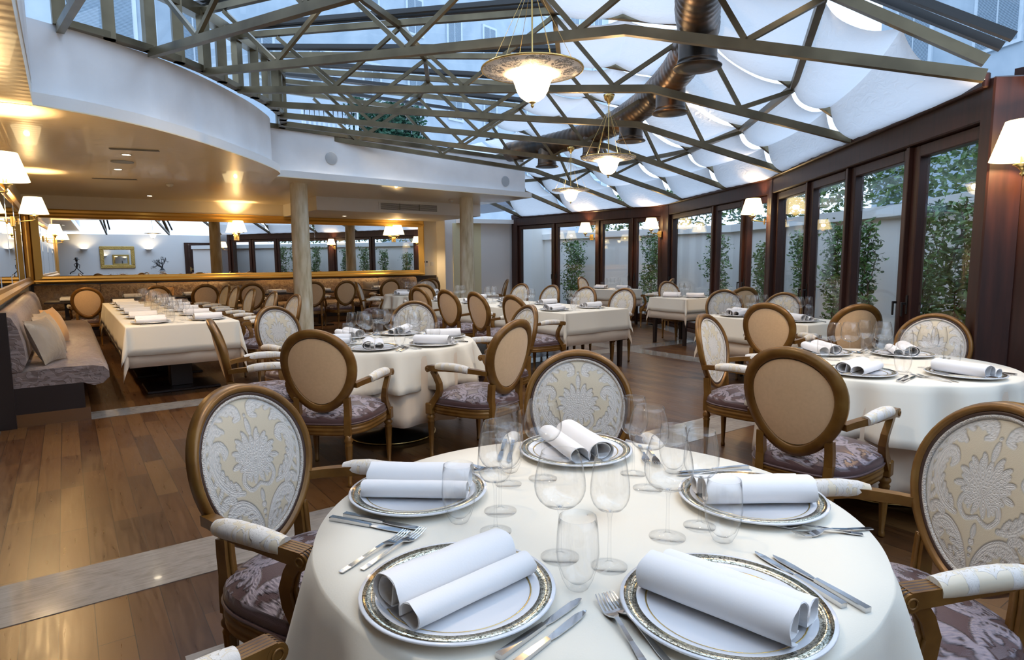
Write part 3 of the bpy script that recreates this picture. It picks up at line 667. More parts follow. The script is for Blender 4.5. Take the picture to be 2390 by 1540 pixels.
# ================================================================== prototypes
CH = 1.0
def egg(t, w=0.47, h=0.53, zc=0.735):
    s = math.sin(t); return (w / 2 * math.cos(t) * (1 + 0.13 * s - 0.03 * s * s), zc + h / 2 * s)
def backpt(x, z, d=0.0):      # point on the reclined, wrapped chair back; d = offset to the front
    return (x, -0.235 - 0.215 * (z - 0.47) - 0.10 * max(0, z - 0.75) ** 2 + 0.55 * x * x + d, z)
def make_chair():
    t = thing('dining_armchair', 'x', 'armchair')
    n = 56; zc = 0.735
    prof = [(0, -0.016), (0, 0.012), (0.006, 0.021), (0.014, 0.024), (0.021, 0.020), (0.026, 0.012), (0.042, 0.009), (0.053, 0.0), (0.053, -0.012), (0.046, -0.020), (0.027, -0.025)]
    def ring(prof, mb):
        vs = []; fs = []; m = len(prof)
        for i in range(n):
            a = 2 * PI * i / n; x, z = egg(a)
            x2, z2 = egg(a + 0.01); tx, tz = x2 - x, z2 - z; l = math.hypot(tx, tz); nx, nz = -tz / l, tx / l     # inward normal
            for r, d in prof: vs.append(backpt(x + nx * r, z + nz * r, d))
        for i in range(n):
            for j in range(m): fs.append((i * m + j, i * m + (j + 1) % m, ((i + 1) % n) * m + (j + 1) % m, ((i + 1) % n) * m + j))
        return mb.add(vs, fs, True)
    ring(prof, MB()).build('back_frame', M_chair, t)
    ring([(0.025, 0.006), (0.025, 0.014), (0.030, 0.017), (0.037, 0.013), (0.042, 0.008), (0.042, 0.0)], MB()).build('frame_moulding', M_chairdk, t)
    def disc(d0, puff, k, mb, nr=12, n=n):
        vs = [backpt(0, zc, d0 + puff)]; fs = []
        for r in range(1, nr + 1):
            f = r / nr
            for i in range(n):
                x, z = egg(2 * PI * i / n); vs.append(backpt(x * k * f, zc + (z - zc) * k * f, d0 + puff * (1 - f ** 3)))
        for i in range(n): fs.append((0, 1 + i, 1 + (i + 1) % n))
        for r in range(nr - 1):
            for i in range(n): fs.append((1 + r * n + i, 1 + (r + 1) * n + i, 1 + (r + 1) * n + (i + 1) % n, 1 + r * n + (i + 1) % n))
        return mb.add(vs, fs, True)
    fp = disc(0.006, 0.022, 0.845, MB(), 88, 260).build('back_cushion', M_ivory, t)
    co = np.array([v.co[:] for v in fp.data.vertices]); weave(fp, co[:, 0] / 0.192, (co[:, 2] - 0.738) / 0.222, 0.022); fp['label'] = 'ivory damask front of the oval back'
    bp = disc(-0.011, -0.012, 0.785, MB()).build('back_panel', M_suede, t); bp['label'] = 'plain beige suede rear of the oval back'
    pts = []
    for i in range(n + 1):
        x, z = egg(2 * PI * i / n); pts.append(backpt(x * 0.830, zc + (z - zc) * 0.845, 0.011))
    MB().tube(pts, 0.006, 6, caps=False).build('braid', M_braid, fp)
    # seat
    def seatout(a, g=0.0):
        c, s = math.cos(a), math.sin(a); e = 2 / 3.2
        x = math.copysign(abs(c) ** e, c); y = math.copysign(abs(s) ** e, s)
        hw = 0.262 + 0.030 * y + g; yy = (0.262 + g) * y + (0.028 * (1 - x * x) if y > 0 else 0)
        return x * hw, yy + 0.005
    nn = 48
    def sring(lv, mb, cap_top=False):
        vs = []; fs = []
        for g, z in lv:
            for i in range(nn): x, y = seatout(2 * PI * i / nn, g); vs.append((x, y, z))
        for j in range(len(lv) - 1):
            for i in range(nn): fs.append((j * nn + i, j * nn + (i + 1) % nn, (j + 1) * nn + (i + 1) % nn, (j + 1) * nn + i))
        return mb.add(vs, fs, True)
    mb = MB(); nr = 60; n0 = nn; nn = 220; vs = [(0, 0.01, 0.505)]; fs = []
    for r in range(1, nr + 1):
        f = r / nr
        for i in range(nn):
            x, y = seatout(2 * PI * i / nn, 0.002); z = 0.505 - 0.058 * f ** 3.0; vs.append((x * f, y * f, z))
    for i in range(nn): fs.append((0, 1 + i, 1 + (i + 1) % nn))
    for r in range(nr - 1):
        for i in range(nn): fs.append((1 + r * nn + i, 1 + (r + 1) * nn + i, 1 + (r + 1) * nn + (i + 1) % nn, 1 + r * nn + (i + 1) % nn))
    mb.add(vs, fs, True)
    nn = n0
    sring([(0.002, 0.447), (0.009, 0.43), (0.009, 0.41), (0.003, 0.398)], mb)
    sc_ = mb.build('seat', M_mauve, t); sc_['label'] = 'mauve damask upholstered seat'
    co = np.array([v.co[:] for v in sc_.data.vertices]); pp_ = lambda x, p: np.abs((x + p) % (2 * p) - p)
    weave(sc_, pp_(co[:, 0], 0.145) / 0.145, (np.abs((co[:, 1] + 0.5) % 0.44 - 0.22)) / 0.11 - 1.0, 0.03, co[:, 2] < 0.4465)
    pts = [(*seatout(2 * PI * i / nn, 0.010), 0.401) for i in range(nn + 1)]
    MB().tube(pts, 0.006, 6, caps=False).build('braid', M_mauve, sc_)
    sring([(0.0, 0.396), (0.010, 0.394), (0.012, 0.385), (0.007, 0.380), (0.007, 0.372), (0.011, 0.368), (0.011, 0.358), (0.006, 0.352), (0.009, 0.345), (0.009, 0.332), (0.0, 0.328), (-0.03, 0.328)], MB()).build('seat_rail', M_chair, t)
    # legs
    for sx in (-1, 1):
        mb = MB()
        lx, ly = sx * 0.262, 0.228
        mb.box(lx - 0.030, lx + 0.030, ly - 0.030, ly + 0.030, 0.318, 0.398, 0.006)
        mb.lathe([(0.001, 0), (0.013, 0), (0.016, 0.012), (0.013, 0.028), (0.0125, 0.03), (0.0255, 0.262), (0.027, 0.268), (0.020, 0.278), (0.029, 0.292), (0.029, 0.302), (0.022, 0.312), (0.022, 0.320), (0.001, 0.320)], 24, (lx, ly, 0), flute=(6, 0.03, 0.262, 0.22))
        mb.build('front_leg', M_chair, t)
        mb = MB(); zb_ = backpt(0.158, 0.565)[1]; pts = [(0.158, -0.238, 0.33), (0.158, -0.238, 0.40), (0.159, -0.236, 0.45), (0.160, -0.240, 0.51), (0.158, zb_ - 0.002, 0.565)]
        mb.tube([(sx * x, y, z) for x, y, z in pts], [1, 1, 0.95, 0.92, 0.9], sq=(0.040, 0.042), upv=(0, 1, 0)); mb.tube([(sx * x, y + 0.021, z) for x, y, z in pts], 0.0065, 6)
        lx, ly = sx * 0.158, -0.240
        mb.lathe([(0.001, 0), (0.013, 0), (0.016, 0.012), (0.013, 0.028), (0.0125, 0.03), (0.0235, 0.262), (0.025, 0.268), (0.019, 0.278), (0.027, 0.292), (0.027, 0.302), (0.021, 0.312), (0.021, 0.332), (0.001, 0.332)], 24, (lx, ly, 0), flute=(6, 0.03, 0.262, 0.22))
        mb.build('rear_leg', M_chair, t)
        # arms
        mb = MB(); bx, bz = 0.212, 0.645; by = backpt(bx, bz)[1]
        P = [(bx, by + 0.0, bz), (0.232, by + 0.05, bz + 0.008), (0.262, by + 0.13, bz + 0.016), (0.280, -0.06, bz + 0.020), (0.288, 0.04, bz + 0.018), (0.290, 0.14, bz + 0.012), (0.290, 0.205, bz + 0.008)]
        mb.tube([(sx * x, y, z) for x, y, z in P], [0.9, 0.9, 0.95, 1, 1.05, 1.15, 1.2], sq=(0.040, 0.034), upv=(0, 0, 1))
        # scroll end with a rosette and four grooves
        ex, ey, ez = sx * 0.290, 0.205, bz + 0.004
        mb.tube([(ex - 0.0245, ey, ez), (ex + 0.0245, ey, ez)], 0.0225, 16)
        for sgn in (-1, 1):
            q = [(ex + sgn * 0.0255, ey + 0.012 * math.cos(2 * PI * i / 14), ez + 0.012 * math.sin(2 * PI * i / 14)) for i in range(15)]; mb.tube(q, 0.003, 5, caps=False)
        arm = mb.build('arm', M_chair, t)
        gr = MB()
        for q in range(4):
            x = ex - 0.0155 + q * 0.0103; pp = [(x, 0.130, ez + 0.0266), (x, ey - 0.008, ez + 0.0238)] + [(x, ey + 0.0225 * math.sin(a), ez + 0.0225 * math.cos(a)) for a in (0.1, 0.5, 0.9, 1.3, 1.7)]
            gr.tube(pp, 0.0022, 5)
        gr.build('groove', M_chairdk, arm)
        sup = [(0.288, 0.175, bz - 0.008), (0.286, 0.150, 0.60), (0.279, 0.128, 0.55), (0.272, 0.130, 0.50), (0.268, 0.155, 0.45), (0.265, 0.195, 0.40), (0.264, 0.215, 0.37)]
        mb = MB(); mb.tube([(sx * x, y, z) for x, y, z in sup], [0.85, 0.85, 0.9, 0.95, 1.0, 1.15, 1.2], sq=(0.036, 0.042), upv=(0, 1, 0))
        mb.tube([(sx * x, y + 0.021, z) for x, y, z in sup], 0.006, 6)
        mb.build('arm_support', M_chair, t)
        mb = MB(); pp = [(sx * 0.268, -0.130, bz + 0.018), (sx * 0.276, -0.10, bz + 0.024), (sx * 0.283, -0.04, bz + 0.030), (sx * 0.288, 0.04, bz + 0.030), (sx * 0.290, 0.10, bz + 0.026), (sx * 0.290, 0.132, bz + 0.022)]
        mb.tube(pp, [0.024, 0.0275, 0.0295, 0.0295, 0.028, 0.026], 16)
        ap = mb.build('arm_pad', M_ivorypad, arm); ap['label'] = 'ivory damask arm pad'
    return t
chair0 = make_chair(); first = [True]
CHAIRS = []
def place_chair(x, y, face, label, group=None, lean=0.0):
    """x, y: floor point under the top of the back; face: heading of the sitter in degrees"""
    a = R(face); u = (math.cos(a), math.sin(a)); ox, oy = x + 0.355 * u[0], y + 0.355 * u[1]
    if first[0]: o = chair0; first[0] = False
    else: o = dup(chair0)
    o.location = (ox, oy, 0.0); o.rotation_euler = (0, 0, a - PI / 2); o['label'] = label
    if group: o['group'] = group
    elif 'group' in o: del o['group']
    CHAIRS.append((ox, oy, label)); return o

# ---------------------------------------------------------------- glassware, plates, cutlery
def shell(outer, th):      # closed thin shell from an outer profile (bottom to top)
    return outer + [(max(r - th, 0.0005), z + (th if i == 0 else 0)) for i, (r, z) in enumerate(outer)][::-1]
def bowlprof(rmax, z0, z1, rrim, zmax, n=12):
    out = []
    for i in range(n + 1):
        f = i / n; z = z0 + (z1 - z0) * f
        if z <= zmax: g = (z - z0) / (zmax - z0); r = rmax * math.sqrt(max(0, 1 - (1 - g) ** 2.0)) ** 0.92
        else: g = (z - zmax) / (z1 - zmax); r = rmax + (rrim - rmax) * (g ** 1.7)
        out.append((max(r, 0.0006), z))
    return out
def glass_parts(kind):
    if kind == 'balloon': rm, z0, z1, rr, zm, fr = 0.0555, 0.110, 0.236, 0.040, 0.160, 0.042
    else: rm, z0, z1, rr, zm, fr = 0.0415, 0.118, 0.237, 0.031, 0.163, 0.038
    bowl = MB().lathe(shell(bowlprof(rm, z0, z1, rr, zm), 0.0011), 32, closed=True)
    stem = MB().lathe([(0.0046, 0.012), (0.0038, 0.03), (0.0034, 0.07), (0.0040, z0 - 0.012), (0.0062, z0 - 0.002), (0.0085, z0 + 0.0035)], 14)
    foot = MB().lathe([(0.0006, 0.0003), (fr, 0.0003), (fr, 0.0014), (fr * 0.6, 0.0032), (0.010, 0.0062), (0.0046, 0.0125)], 32)
    return bowl, stem, foot
def make_wine(kind, name, near=True):
    b, s, f = glass_parts(kind)
    if near:
        t = thing(name, 'x', 'wine glass'); b.build('bowl', M_glass, t); s.build('stem', M_gstem, t); f.build('foot', M_foot, t); return t
    m = MB()
    for q in (b, s, f): m.add(q.v, q.f, True)
    return tag(m.build(name, M_glass), 'x', 'wine glass')
def make_tumbler(near=True):
    o = [(0.0006, 0.0004), (0.019, 0.0004), (0.022, 0.003), (0.0315, 0.022), (0.0395, 0.050), (0.0425, 0.075), (0.0405, 0.115), (0.0370, 0.146)]
    i_ = [(0.0360, 0.146), (0.0393, 0.115), (0.0412, 0.075), (0.038, 0.052), (0.0285, 0.026), (0.016, 0.014), (0.0006, 0.0125)]
    return tag(MB().lathe(o + i_, 32).build('water_tumbler', M_glass), 'x', 'tumbler')
PR = 0.186
def make_plate():
    t = thing('charger_plate', 'x', 'plate')
    MB().lathe([(0.0005, 0.0), (0.09, 0.0), (0.10, 0.004), (0.15, 0.011), (PR, 0.0165), (PR + 0.002, 0.019), (PR, 0.0215), (0.152, 0.0165), (0.140, 0.0125), (0.132, 0.0098), (0.0005, 0.0088)], 64).build('dish', M_porc, t)
    r_ = MB().lathe([(PR - 0.006, 0.0213), (PR - 0.006, 0.0217), (0.157, 0.0178), (0.157, 0.0172)], 64).build('rim_band', M_rim, t); r_['label'] = 'gilded filigree rim band'
    MB().lathe([(0.141, 0.0131), (0.141, 0.0136), (0.138, 0.0124), (0.138, 0.0119)], 64).build('gold_line', M_brass, t)
    return t
def sheet(path, y0, y1, th, mb, taper=0.0):
    n = len(path); vs = []; fs = []
    P = [Vector((x, 0, z)) for x, z in path]
    nrm = []
    for i in range(n):
        d = (P[min(i + 1, n - 1)] - P[max(i - 1, 0)]).normalized(); nrm.append(Vector((-d.z, 0, d.x)))
    ny = 7
    for j in range(ny):
        y = y0 + (y1 - y0) * j / (ny - 1); w = 1 + 0.012 * math.sin(j * 1.9)
        for i in range(n):
            yy = y + (taper * i / n if j == ny - 1 else 0) + 0.002 * math.sin(i * 0.9 + j)
            p = P[i] * w; vs.append((p.x, yy, p.z))
        for i in range(n): q = P[i] * w - nrm[i] * th; vs.append((q.x, y + (taper * i / n if j == ny - 1 else 0), q.z))
    k = 2 * n
    for j in range(ny - 1):
        for i in range(n - 1):
            fs.append((j * k + i, j * k + i + 1, (j + 1) * k + i + 1, (j + 1) * k + i))
            fs.append((j * k + n + i, (j + 1) * k + n + i, (j + 1) * k + n + i + 1, j * k + n + i + 1))
    mb.add(vs, fs, True); rim = []
    for j in (0, ny - 1):
        for i in range(n - 1): rim.append((j * k + i, j * k + n + i, j * k + n + i + 1, j * k + i + 1))
    for i in (0, n - 1):
        for j in range(ny - 1): rim.append((j * k + i, (j + 1) * k + i, (j + 1) * k + n + i, j * k + n + i))
    for f in rim: mb.add([vs[q] for q in f], [(0, 1, 2, 3)])
    return mb
def napkin_mesh(var=0):
    # two rolls side by side: a fat one folded over a slimmer one; z=0 at the underside
    mb = MB(); p = []
    r1, r2 = (0.040, 0.026) if var == 0 else (0.038, 0.030)
    c1, c2 = (-0.030, r1 * 0.86), (0.046, r2 * 0.9)
    def arc(c, r, a0, a1, n, sq=0.86, dr=0.0):
        return [(c[0] + (r + dr * i / n) * 1.12 * math.cos(R(a0 + (a1 - a0) * i / n)), c[1] + (r + dr * i / n) * sq * math.sin(R(a0 + (a1 - a0) * i / n))) for i in range(n + 1)]
    p += arc(c1, r1 * 0.72, -60, -300, 14, dr=r1 * 0.10)
    p += [(c1[0] + 0.01, c1[1] - r1 * 0.62)]
    sheet(p, -0.135, 0.135, 0.0022, mb)
    p = arc(c1, r1, -95, -375, 22) + [((c1[0] + c2[0]) / 2 + 0.006, 0.010)] + arc(c2, r2 * 0.96, 200, -80, 18, 0.9) + [(c2[0] - 0.015, 0.004), (c2[0] - 0.03, 0.006)]
    sheet(p, -0.14, 0.14, 0.0022, mb)
    zm = min(v[2] for v in mb.v); mb.v = [(x, y, z - zm) for x, y, z in mb.v]
    return mb
def make_fork():
    mb = MB(); ys = [(-0.105, 0.0058, 0.002), (-0.08, 0.0060, 0.003), (-0.04, 0.0040, 0.006), (0.0, 0.0034, 0.010), (0.025, 0.0042, 0.0105), (0.037, 0.0095, 0.0065), (0.05, 0.0125, 0.0035), (0.058, 0.0125, 0.003)]
    def st(pts, th, m):
        n = len(pts); vs = []
        for y, w, z in pts: vs += [(-w, y, z), (w, y, z), (w, y, z + th), (-w, y, z + th)]
        fs = [(0, 1, 2, 3), (4 * n - 4, 4 * n - 1, 4 * n - 2, 4 * n - 3)]
        for i in range(n - 1):
            for j in range(4): fs.append((4 * i + j, 4 * i + 4 + j, 4 * i + 4 + (j + 1) % 4, 4 * i + (j + 1) % 4))
        m.add(vs, fs, False)
    st(ys, 0.0022, mb)
    for q in range(4):
        x0 = -0.0108 + q * 0.0072
        m = MB(); st([(0.057, 0.0018, 0.003), (0.08, 0.0014, 0.005), (0.105, 0.0009, 0.011)], 0.0018, m); mb.add([(x + x0 * (1 - 0.1 * (y > 0.09)), y, z) for x, y, z in m.v], m.f)
    return tag(mb.build('table_fork', M_silver), 'x', 'fork')
def make_knife():
    t = thing('table_knife', 'x', 'knife')
    mb = MB().tube([(0, -0.118, 0.005), (0, -0.06, 0.0055), (0, 0.0, 0.005)], [1.15, 1.0, 0.8], sq=(0.0125, 0.0085), upv=(0, 0, 1)); mb.build('handle', M_silver, t)
    v = []; prof = [(0.0, -0.004, 0.004), (0.02, -0.006, 0.007), (0.06, -0.008, 0.008), (0.09, -0.008, 0.007), (0.108, -0.004, 0.003), (0.113, 0.0, 0.001)]
    for y, a, b in prof: v += [(a, y, 0.0035), (b, y, 0.0035), (b, y, 0.0050), (a, y, 0.0060)]
    f = [(0, 1, 2, 3)]
    for i in range(len(prof) - 1):
        for j in range(4): f.append((4 * i + j, 4 * i + 4 + j, 4 * i + 4 + (j + 1) % 4, 4 * i + (j + 1) % 4))
    MB().add(v, f).build('blade', M_silver, t)
    return t
PROTO = {'balloon': make_wine('balloon', 'balloon_wine_glass'), 'white': make_wine('white', 'wine_glass'), 'balloon_far': make_wine('balloon', 'balloon_wine_glass', False), 'white_far': make_wine('white', 'wine_glass', False),
         'tumbler': make_tumbler(), 'plate': make_plate(), 'fork': make_fork(), 'knife': make_knife()}
PROTO['napkin'] = tag(napkin_mesh(0).build('rolled_napkin', M_napkin), 'x', 'napkin')
PROTO['napkin2'] = tag(napkin_mesh(1).build('rolled_napkin', M_napkin), 'x', 'napkin')
used = set()
GROUP = {'balloon': 'balloon wine glasses', 'white': 'slim wine glasses', 'balloon_far': 'balloon wine glasses', 'white_far': 'slim wine glasses', 'tumbler': 'water tumblers', 'plate': 'charger plates', 'fork': 'forks', 'knife': 'knives', 'napkin': 'rolled napkins', 'napkin2': 'rolled napkins'}
def put(kind, x, y, z, rz, label, where):
    if kind in used: o = dup(PROTO[kind])
    else: o = PROTO[kind]; used.add(kind)
    o.location = (x, y, z); o.rotation_euler = (0, 0, rz); o['label'] = label; o['group'] = GROUP[kind] + ' on the ' + where
    return o
TZ = 0.7575
def setting(x, y, face, seat, table, full=True, glasses=None, nap=0.0, napvar=0, forks=2, knives=2, cut=True, far=False, wine=2, tumb=True, fk=None, kn=None):
    """x, y plate centre; face: heading of the diner (deg); seat: phrase for this place; table: short table name"""
    a = R(face); f = (math.cos(a), math.sin(a)); r = (math.sin(a), -math.cos(a))
    W = lambda df, dr: (x + f[0] * df + r[0] * dr, y + f[1] * df + r[1] * dr)
    at = '%s of the %s' % (seat, table)
    put('plate', x, y, TZ, random.uniform(0, 6), 'charger plate at the ' + at, table)
    put('napkin2' if napvar else 'napkin', x, y, TZ + 0.0125, a - PI / 2 + nap, 'rolled napkin at the ' + at, table)
    j = lambda s: random.uniform(-s, s)
    sfx = '_far' if far else ''
    if glasses is None: glasses = [('balloon', *W(0.235 + j(.02), 0.065 + j(.03))), ('white', *W(0.245 + j(.02), 0.165 + j(.02))), ('tumbler', *W(0.165 + j(.02), 0.165 + j(.02)))]
    n = 0
    for kd, gx, gy in glasses:
        if kd == 'tumbler':
            if tumb: put('tumbler', gx, gy, TZ, j(3), 'water tumbler at the ' + at, table)
        else:
            n += 1
            if n > wine: continue
            put(kd + sfx, gx, gy, TZ, j(3), ('wide wine glass at the ' if kd == 'balloon' else 'slim wine glass at the ') + at, table)
    if cut:
        for q in range(forks):
            px, py = W(0.02 + 0.02 * q, -0.222 - 0.028 * q)
            if fk: put('fork', fk[q][0], fk[q][1], TZ, R(fk[q][2] - 90), '%s fork at the %s' % (('inner', 'outer')[q], at), table); continue
            put('fork', px, py, TZ, a - PI / 2 + j(0.06) - 0.04 * q, '%s fork at the %s' % (('inner', 'outer')[q], at), table)
        for q in range(knives):
            px, py = W(0.0 - 0.012 * q, 0.215 + 0.030 * q)
            if kn: put('knife', kn[q][0], kn[q][1], TZ, R(kn[q][2] - 90), '%s knife at the %s' % (('inner', 'outer')[q], at), table); continue
            put('knife', px, py, TZ, a - PI / 2 + j(0.05), '%s knife at the %s' % (('inner', 'outer')[q], at), table)
# ---------------------------------------------------------------- tables and cloths
def round_cloth(r, drop, z, folds, amp, flare, seed, th=0.0018):
    rnd = random.Random(seed); ph = [rnd.uniform(0, 6.28) for _ in range(4)]
    mb = MB(); n = 160; levels = []
    for i in range(7): levels.append(('t', r * (i / 6.0) if i else 0.002))
    def shape(a, s):      # s 0..1 down the drop
        w = math.sin(folds * a + ph[0]) + 0.5 * math.sin((folds * 0.5 + 1.5) * a * 1.0 + ph[1]) * 0 + 0.45 * math.sin(2 * folds * a + ph[2])
        w += 0.5 * math.sin(3 * a + ph[3])
        return r + 0.006 + flare * s + amp * w * s ** 0.9
    vs = []; fs = []
    for t_, rr in levels:
        for k_ in range(n): a = 2 * PI * k_ / n; vs.append((rr * math.cos(a), rr * math.sin(a), z))
    for s in (0.02, 0.06, 0.14, 0.28, 0.45, 0.65, 0.85, 1.0):
        for k_ in range(n):
            a = 2 * PI * k_ / n; R_ = shape(a, s) - (0.004 if s < 0.05 else 0); vs.append((R_ * math.cos(a), R_ * math.sin(a), z - drop * s - (0.002 if s < 0.05 else 0)))
    m = len(vs) // n
    for i in range(m - 1):
        for k_ in range(n): fs.append((i * n + k_, i * n + (k_ + 1) % n, (i + 1) * n + (k_ + 1) % n, (i + 1) * n + k_))
    return mb.add(vs, fs, True)
def rect_cloth(lx, ly, dx, z, amp, seed, n=None, flare=0.10, dy=None):
    """top lx by ly centred, hanging dx (and dy) over the edges, corners falling in points"""
    rnd = random.Random(seed); dy = dx if dy is None else dy; mb = MB(); ph = [rnd.uniform(0, 6.28) for _ in range(4)]
    def axis(L, d):
        a = [-L / 2 - d * q for q in (1.0, 0.75, 0.5, 0.3, 0.15, 0.05, 0.01)]; m = max(6, int(L / 0.07)); a += [-L / 2 + L * i / m for i in range(m + 1)]
        return a + [-q for q in a[:7]][::-1]
    xs, ys = axis(lx, dx), axis(ly, dy); vs = []; fs = []
    for y in ys:
        for x in xs:
            ex = max(abs(x) - lx / 2, 0); ey = max(abs(y) - ly / 2, 0); sx = math.copysign(1, x); sy = math.copysign(1, y)
            bx = min(max(x, -lx / 2), lx / 2); by = min(max(y, -ly / 2), ly / 2); e = math.hypot(ex, ey)
            if e <= 0: vs.append((x, y, z)); continue
            ux, uy = ex / e * sx, ey / e * sy; cor = 1.0 if ex > 0 and ey > 0 else 0.0
            along = by if ex > ey else bx
            wob = amp * (math.sin(along * 9 + ph[0]) + 0.5 * math.sin(along * 21 + ph[1])) * (e / max(dx, dy))
            out = 0.008 + flare * e + wob * (0.3 if cor else 1) + 0.16 * min(ex, ey) * cor
            vs.append((bx + ux * out, by + uy * out, z - e * (0.98 if not cor else 0.93)))
    w = len(xs)
    for j in range(len(ys) - 1):
        for i in range(w - 1): fs.append((j * w + i, j * w + i + 1, (j + 1) * w + i + 1, (j + 1) * w + i))
    return mb.add(vs, fs, True)
def round_table(x, y, r, name, drop=0.27, udrop=0.50, seed=1, folds=14):
    t = thing('round_table', 'dark pedestal of the %s under its cloths' % name, 'table', (x, y, 0), 0)
    MB().lathe([(0.001, 0.715), (r - 0.01, 0.715), (r - 0.005, 0.72), (r - 0.005, 0.745), (r - 0.01, 0.748), (0.001, 0.748)], 48).build('tabletop', M_dark, t)
    MB().lathe([(0.001, 0.0), (0.34, 0.0), (0.345, 0.008), (0.34, 0.022), (0.10, 0.04), (0.07, 0.06), (0.06, 0.12), (0.055, 0.60), (0.09, 0.70), (0.16, 0.714)], 40).build('pedestal', M_black, t)
    MB().lathe([(0.345, 0.002), (0.352, 0.004), (0.352, 0.016), (0.343, 0.018)], 48).build('base_ring', M_brass, t)
    o = round_cloth(r + 0.001, udrop, 0.7505, folds - 3, 0.032, 0.015, seed + 50).build('undercloth', M_under, None, (x, y, 0)); solid(o, 0.0012, 0)
    tag(o, 'longer beige undercloth below the cloth of the ' + name, 'tablecloth')
    o = round_cloth(r + 0.006, drop, 0.7565, folds, 0.052, 0.060, seed).build('tablecloth', M_cloth, None, (x, y, 0)); solid(o, 0.0014, 0)
    tag(o, 'cream tablecloth draped over the ' + name, 'tablecloth')
def rect_table(x, y, lx, ly, rz, name, drop=0.24, udrop=0.36, seed=1, legs='legs', nped=1, parts=1):
    if True:
        t = thing('dining_table', 'dark wooden frame of the %s under its cloths' % name, 'table', (x, y, 0), rz)
        MB().box(-lx / 2, lx / 2, -ly / 2, ly / 2, 0.715, 0.747, 0.004).build('tabletop', M_dark, t)
        if legs == 'legs':
            for sx in (-1, 1):
                for sy in (-1, 1):
                    cx, cy = sx * (lx / 2 - 0.06), sy * (ly / 2 - 0.06); m = MB()
                    m.tube([(cx, cy, 0), (cx, cy, 0.715)], [0.72, 1.0], sq=(0.065, 0.065)); m.build('leg', M_dark, t)
        else:
            for q in range(nped):
                py = -ly / 2 + ly * (q + 0.5) / nped
                MB().box(-0.11, 0.11, py - 0.11, py + 0.11, 0.03, 0.715, 0.006).build('pedestal', M_dark, t)
                MB().box(-0.36, 0.36, py - 0.30, py + 0.30, 0.0, 0.03, 0.006).build('base', M_dark, t)
    o = rect_cloth(lx + 0.004, ly + 0.004, udrop, 0.7505, 0.004, seed + 9, flare=0.03).build('undercloth', M_under, None, (x, y, 0), rz); solid(o, 0.0012, 0)
    tag(o, 'beige undercloth showing below the cloth of the ' + name, 'tablecloth')
    o = rect_cloth(lx + 0.012, ly + 0.012, drop, 0.7565, 0.006, seed, flare=0.10).build('tablecloth', M_cloth, None, (x, y, 0), rz); solid(o, 0.0014, 0)
    tag(o, 'cream tablecloth with pointed corners over the ' + name, 'tablecloth')
# ================================================================== lamps
M_dish = mat('fretted_dish', (0.80, 0.74, 0.66), 0.35, emit=(1.0, 0.85, 0.7), es=0.08)
k = N(M_dish); t = k.n('TexCoord'); s = k.n('SeparateXYZ', {0: t.outputs['Object']})
ang = k.math('ARCTAN2', s.outputs[1], s.outputs[0]); rad = k.math('SQRT', k.math('ADD', k.math('MULTIPLY', s.outputs[0], s.outputs[0]), k.math('MULTIPLY', s.outputs[1], s.outputs[1])))
fa = k.math('SUBTRACT', k.math('FRACT', k.math('ADD', k.math('MULTIPLY', ang, 9 / (2 * PI)), 0.5)), 0.5)
ex = k.math('DIVIDE', fa, 0.44); ey = k.math('DIVIDE', k.math('SUBTRACT', rad, 0.222), 0.060)
ins = k.math('LESS_THAN', k.math('ADD', k.math('MULTIPLY', ex, ex), k.math('MULTIPLY', ey, ey)), 1.0)
sp = k.math('LESS_THAN', noise(k, k.co('Object'), 70, 2, 1.0), 0.52)
tri = k.math('MULTIPLY', k.math('LESS_THAN', rad, k.math('SUBTRACT', 0.158, k.math('MULTIPLY', k.math('ABSOLUTE', fa), 0.08))), k.math('GREATER_THAN', k.math('ABSOLUTE', fa), 0.30))
k.set('Base Color', k.mix(k.math('MAXIMUM', k.math('MULTIPLY', ins, sp), tri), (0.84, 0.78, 0.74), (0.03, 0.02, 0.025)))
def leaky(name, col, st, leak):
    m = bpy.data.materials.new(name); m.use_nodes = True; t = m.node_tree; t.nodes.clear(); k = N(m); o = t.nodes.new('ShaderNodeOutputMaterial')
    e = k.n('Emission', {'Color': (*col, 1), 'Strength': st}); tr = k.n('BsdfTransparent', {'Color': (1, 0.92, 0.8, 1)}); mx = k.n('MixShader', {0: leak, 1: e.outputs[0], 2: tr.outputs[0]})
    t.links.new(mx.outputs[0], o.inputs[0]); return m
M_bowl = leaky('lit_alabaster', (1.0, 0.80, 0.50), 5.0, 0.30)
M_lshade = leaky('lit_lampshade', (1.0, 0.78, 0.42), 3.0, 0.25)
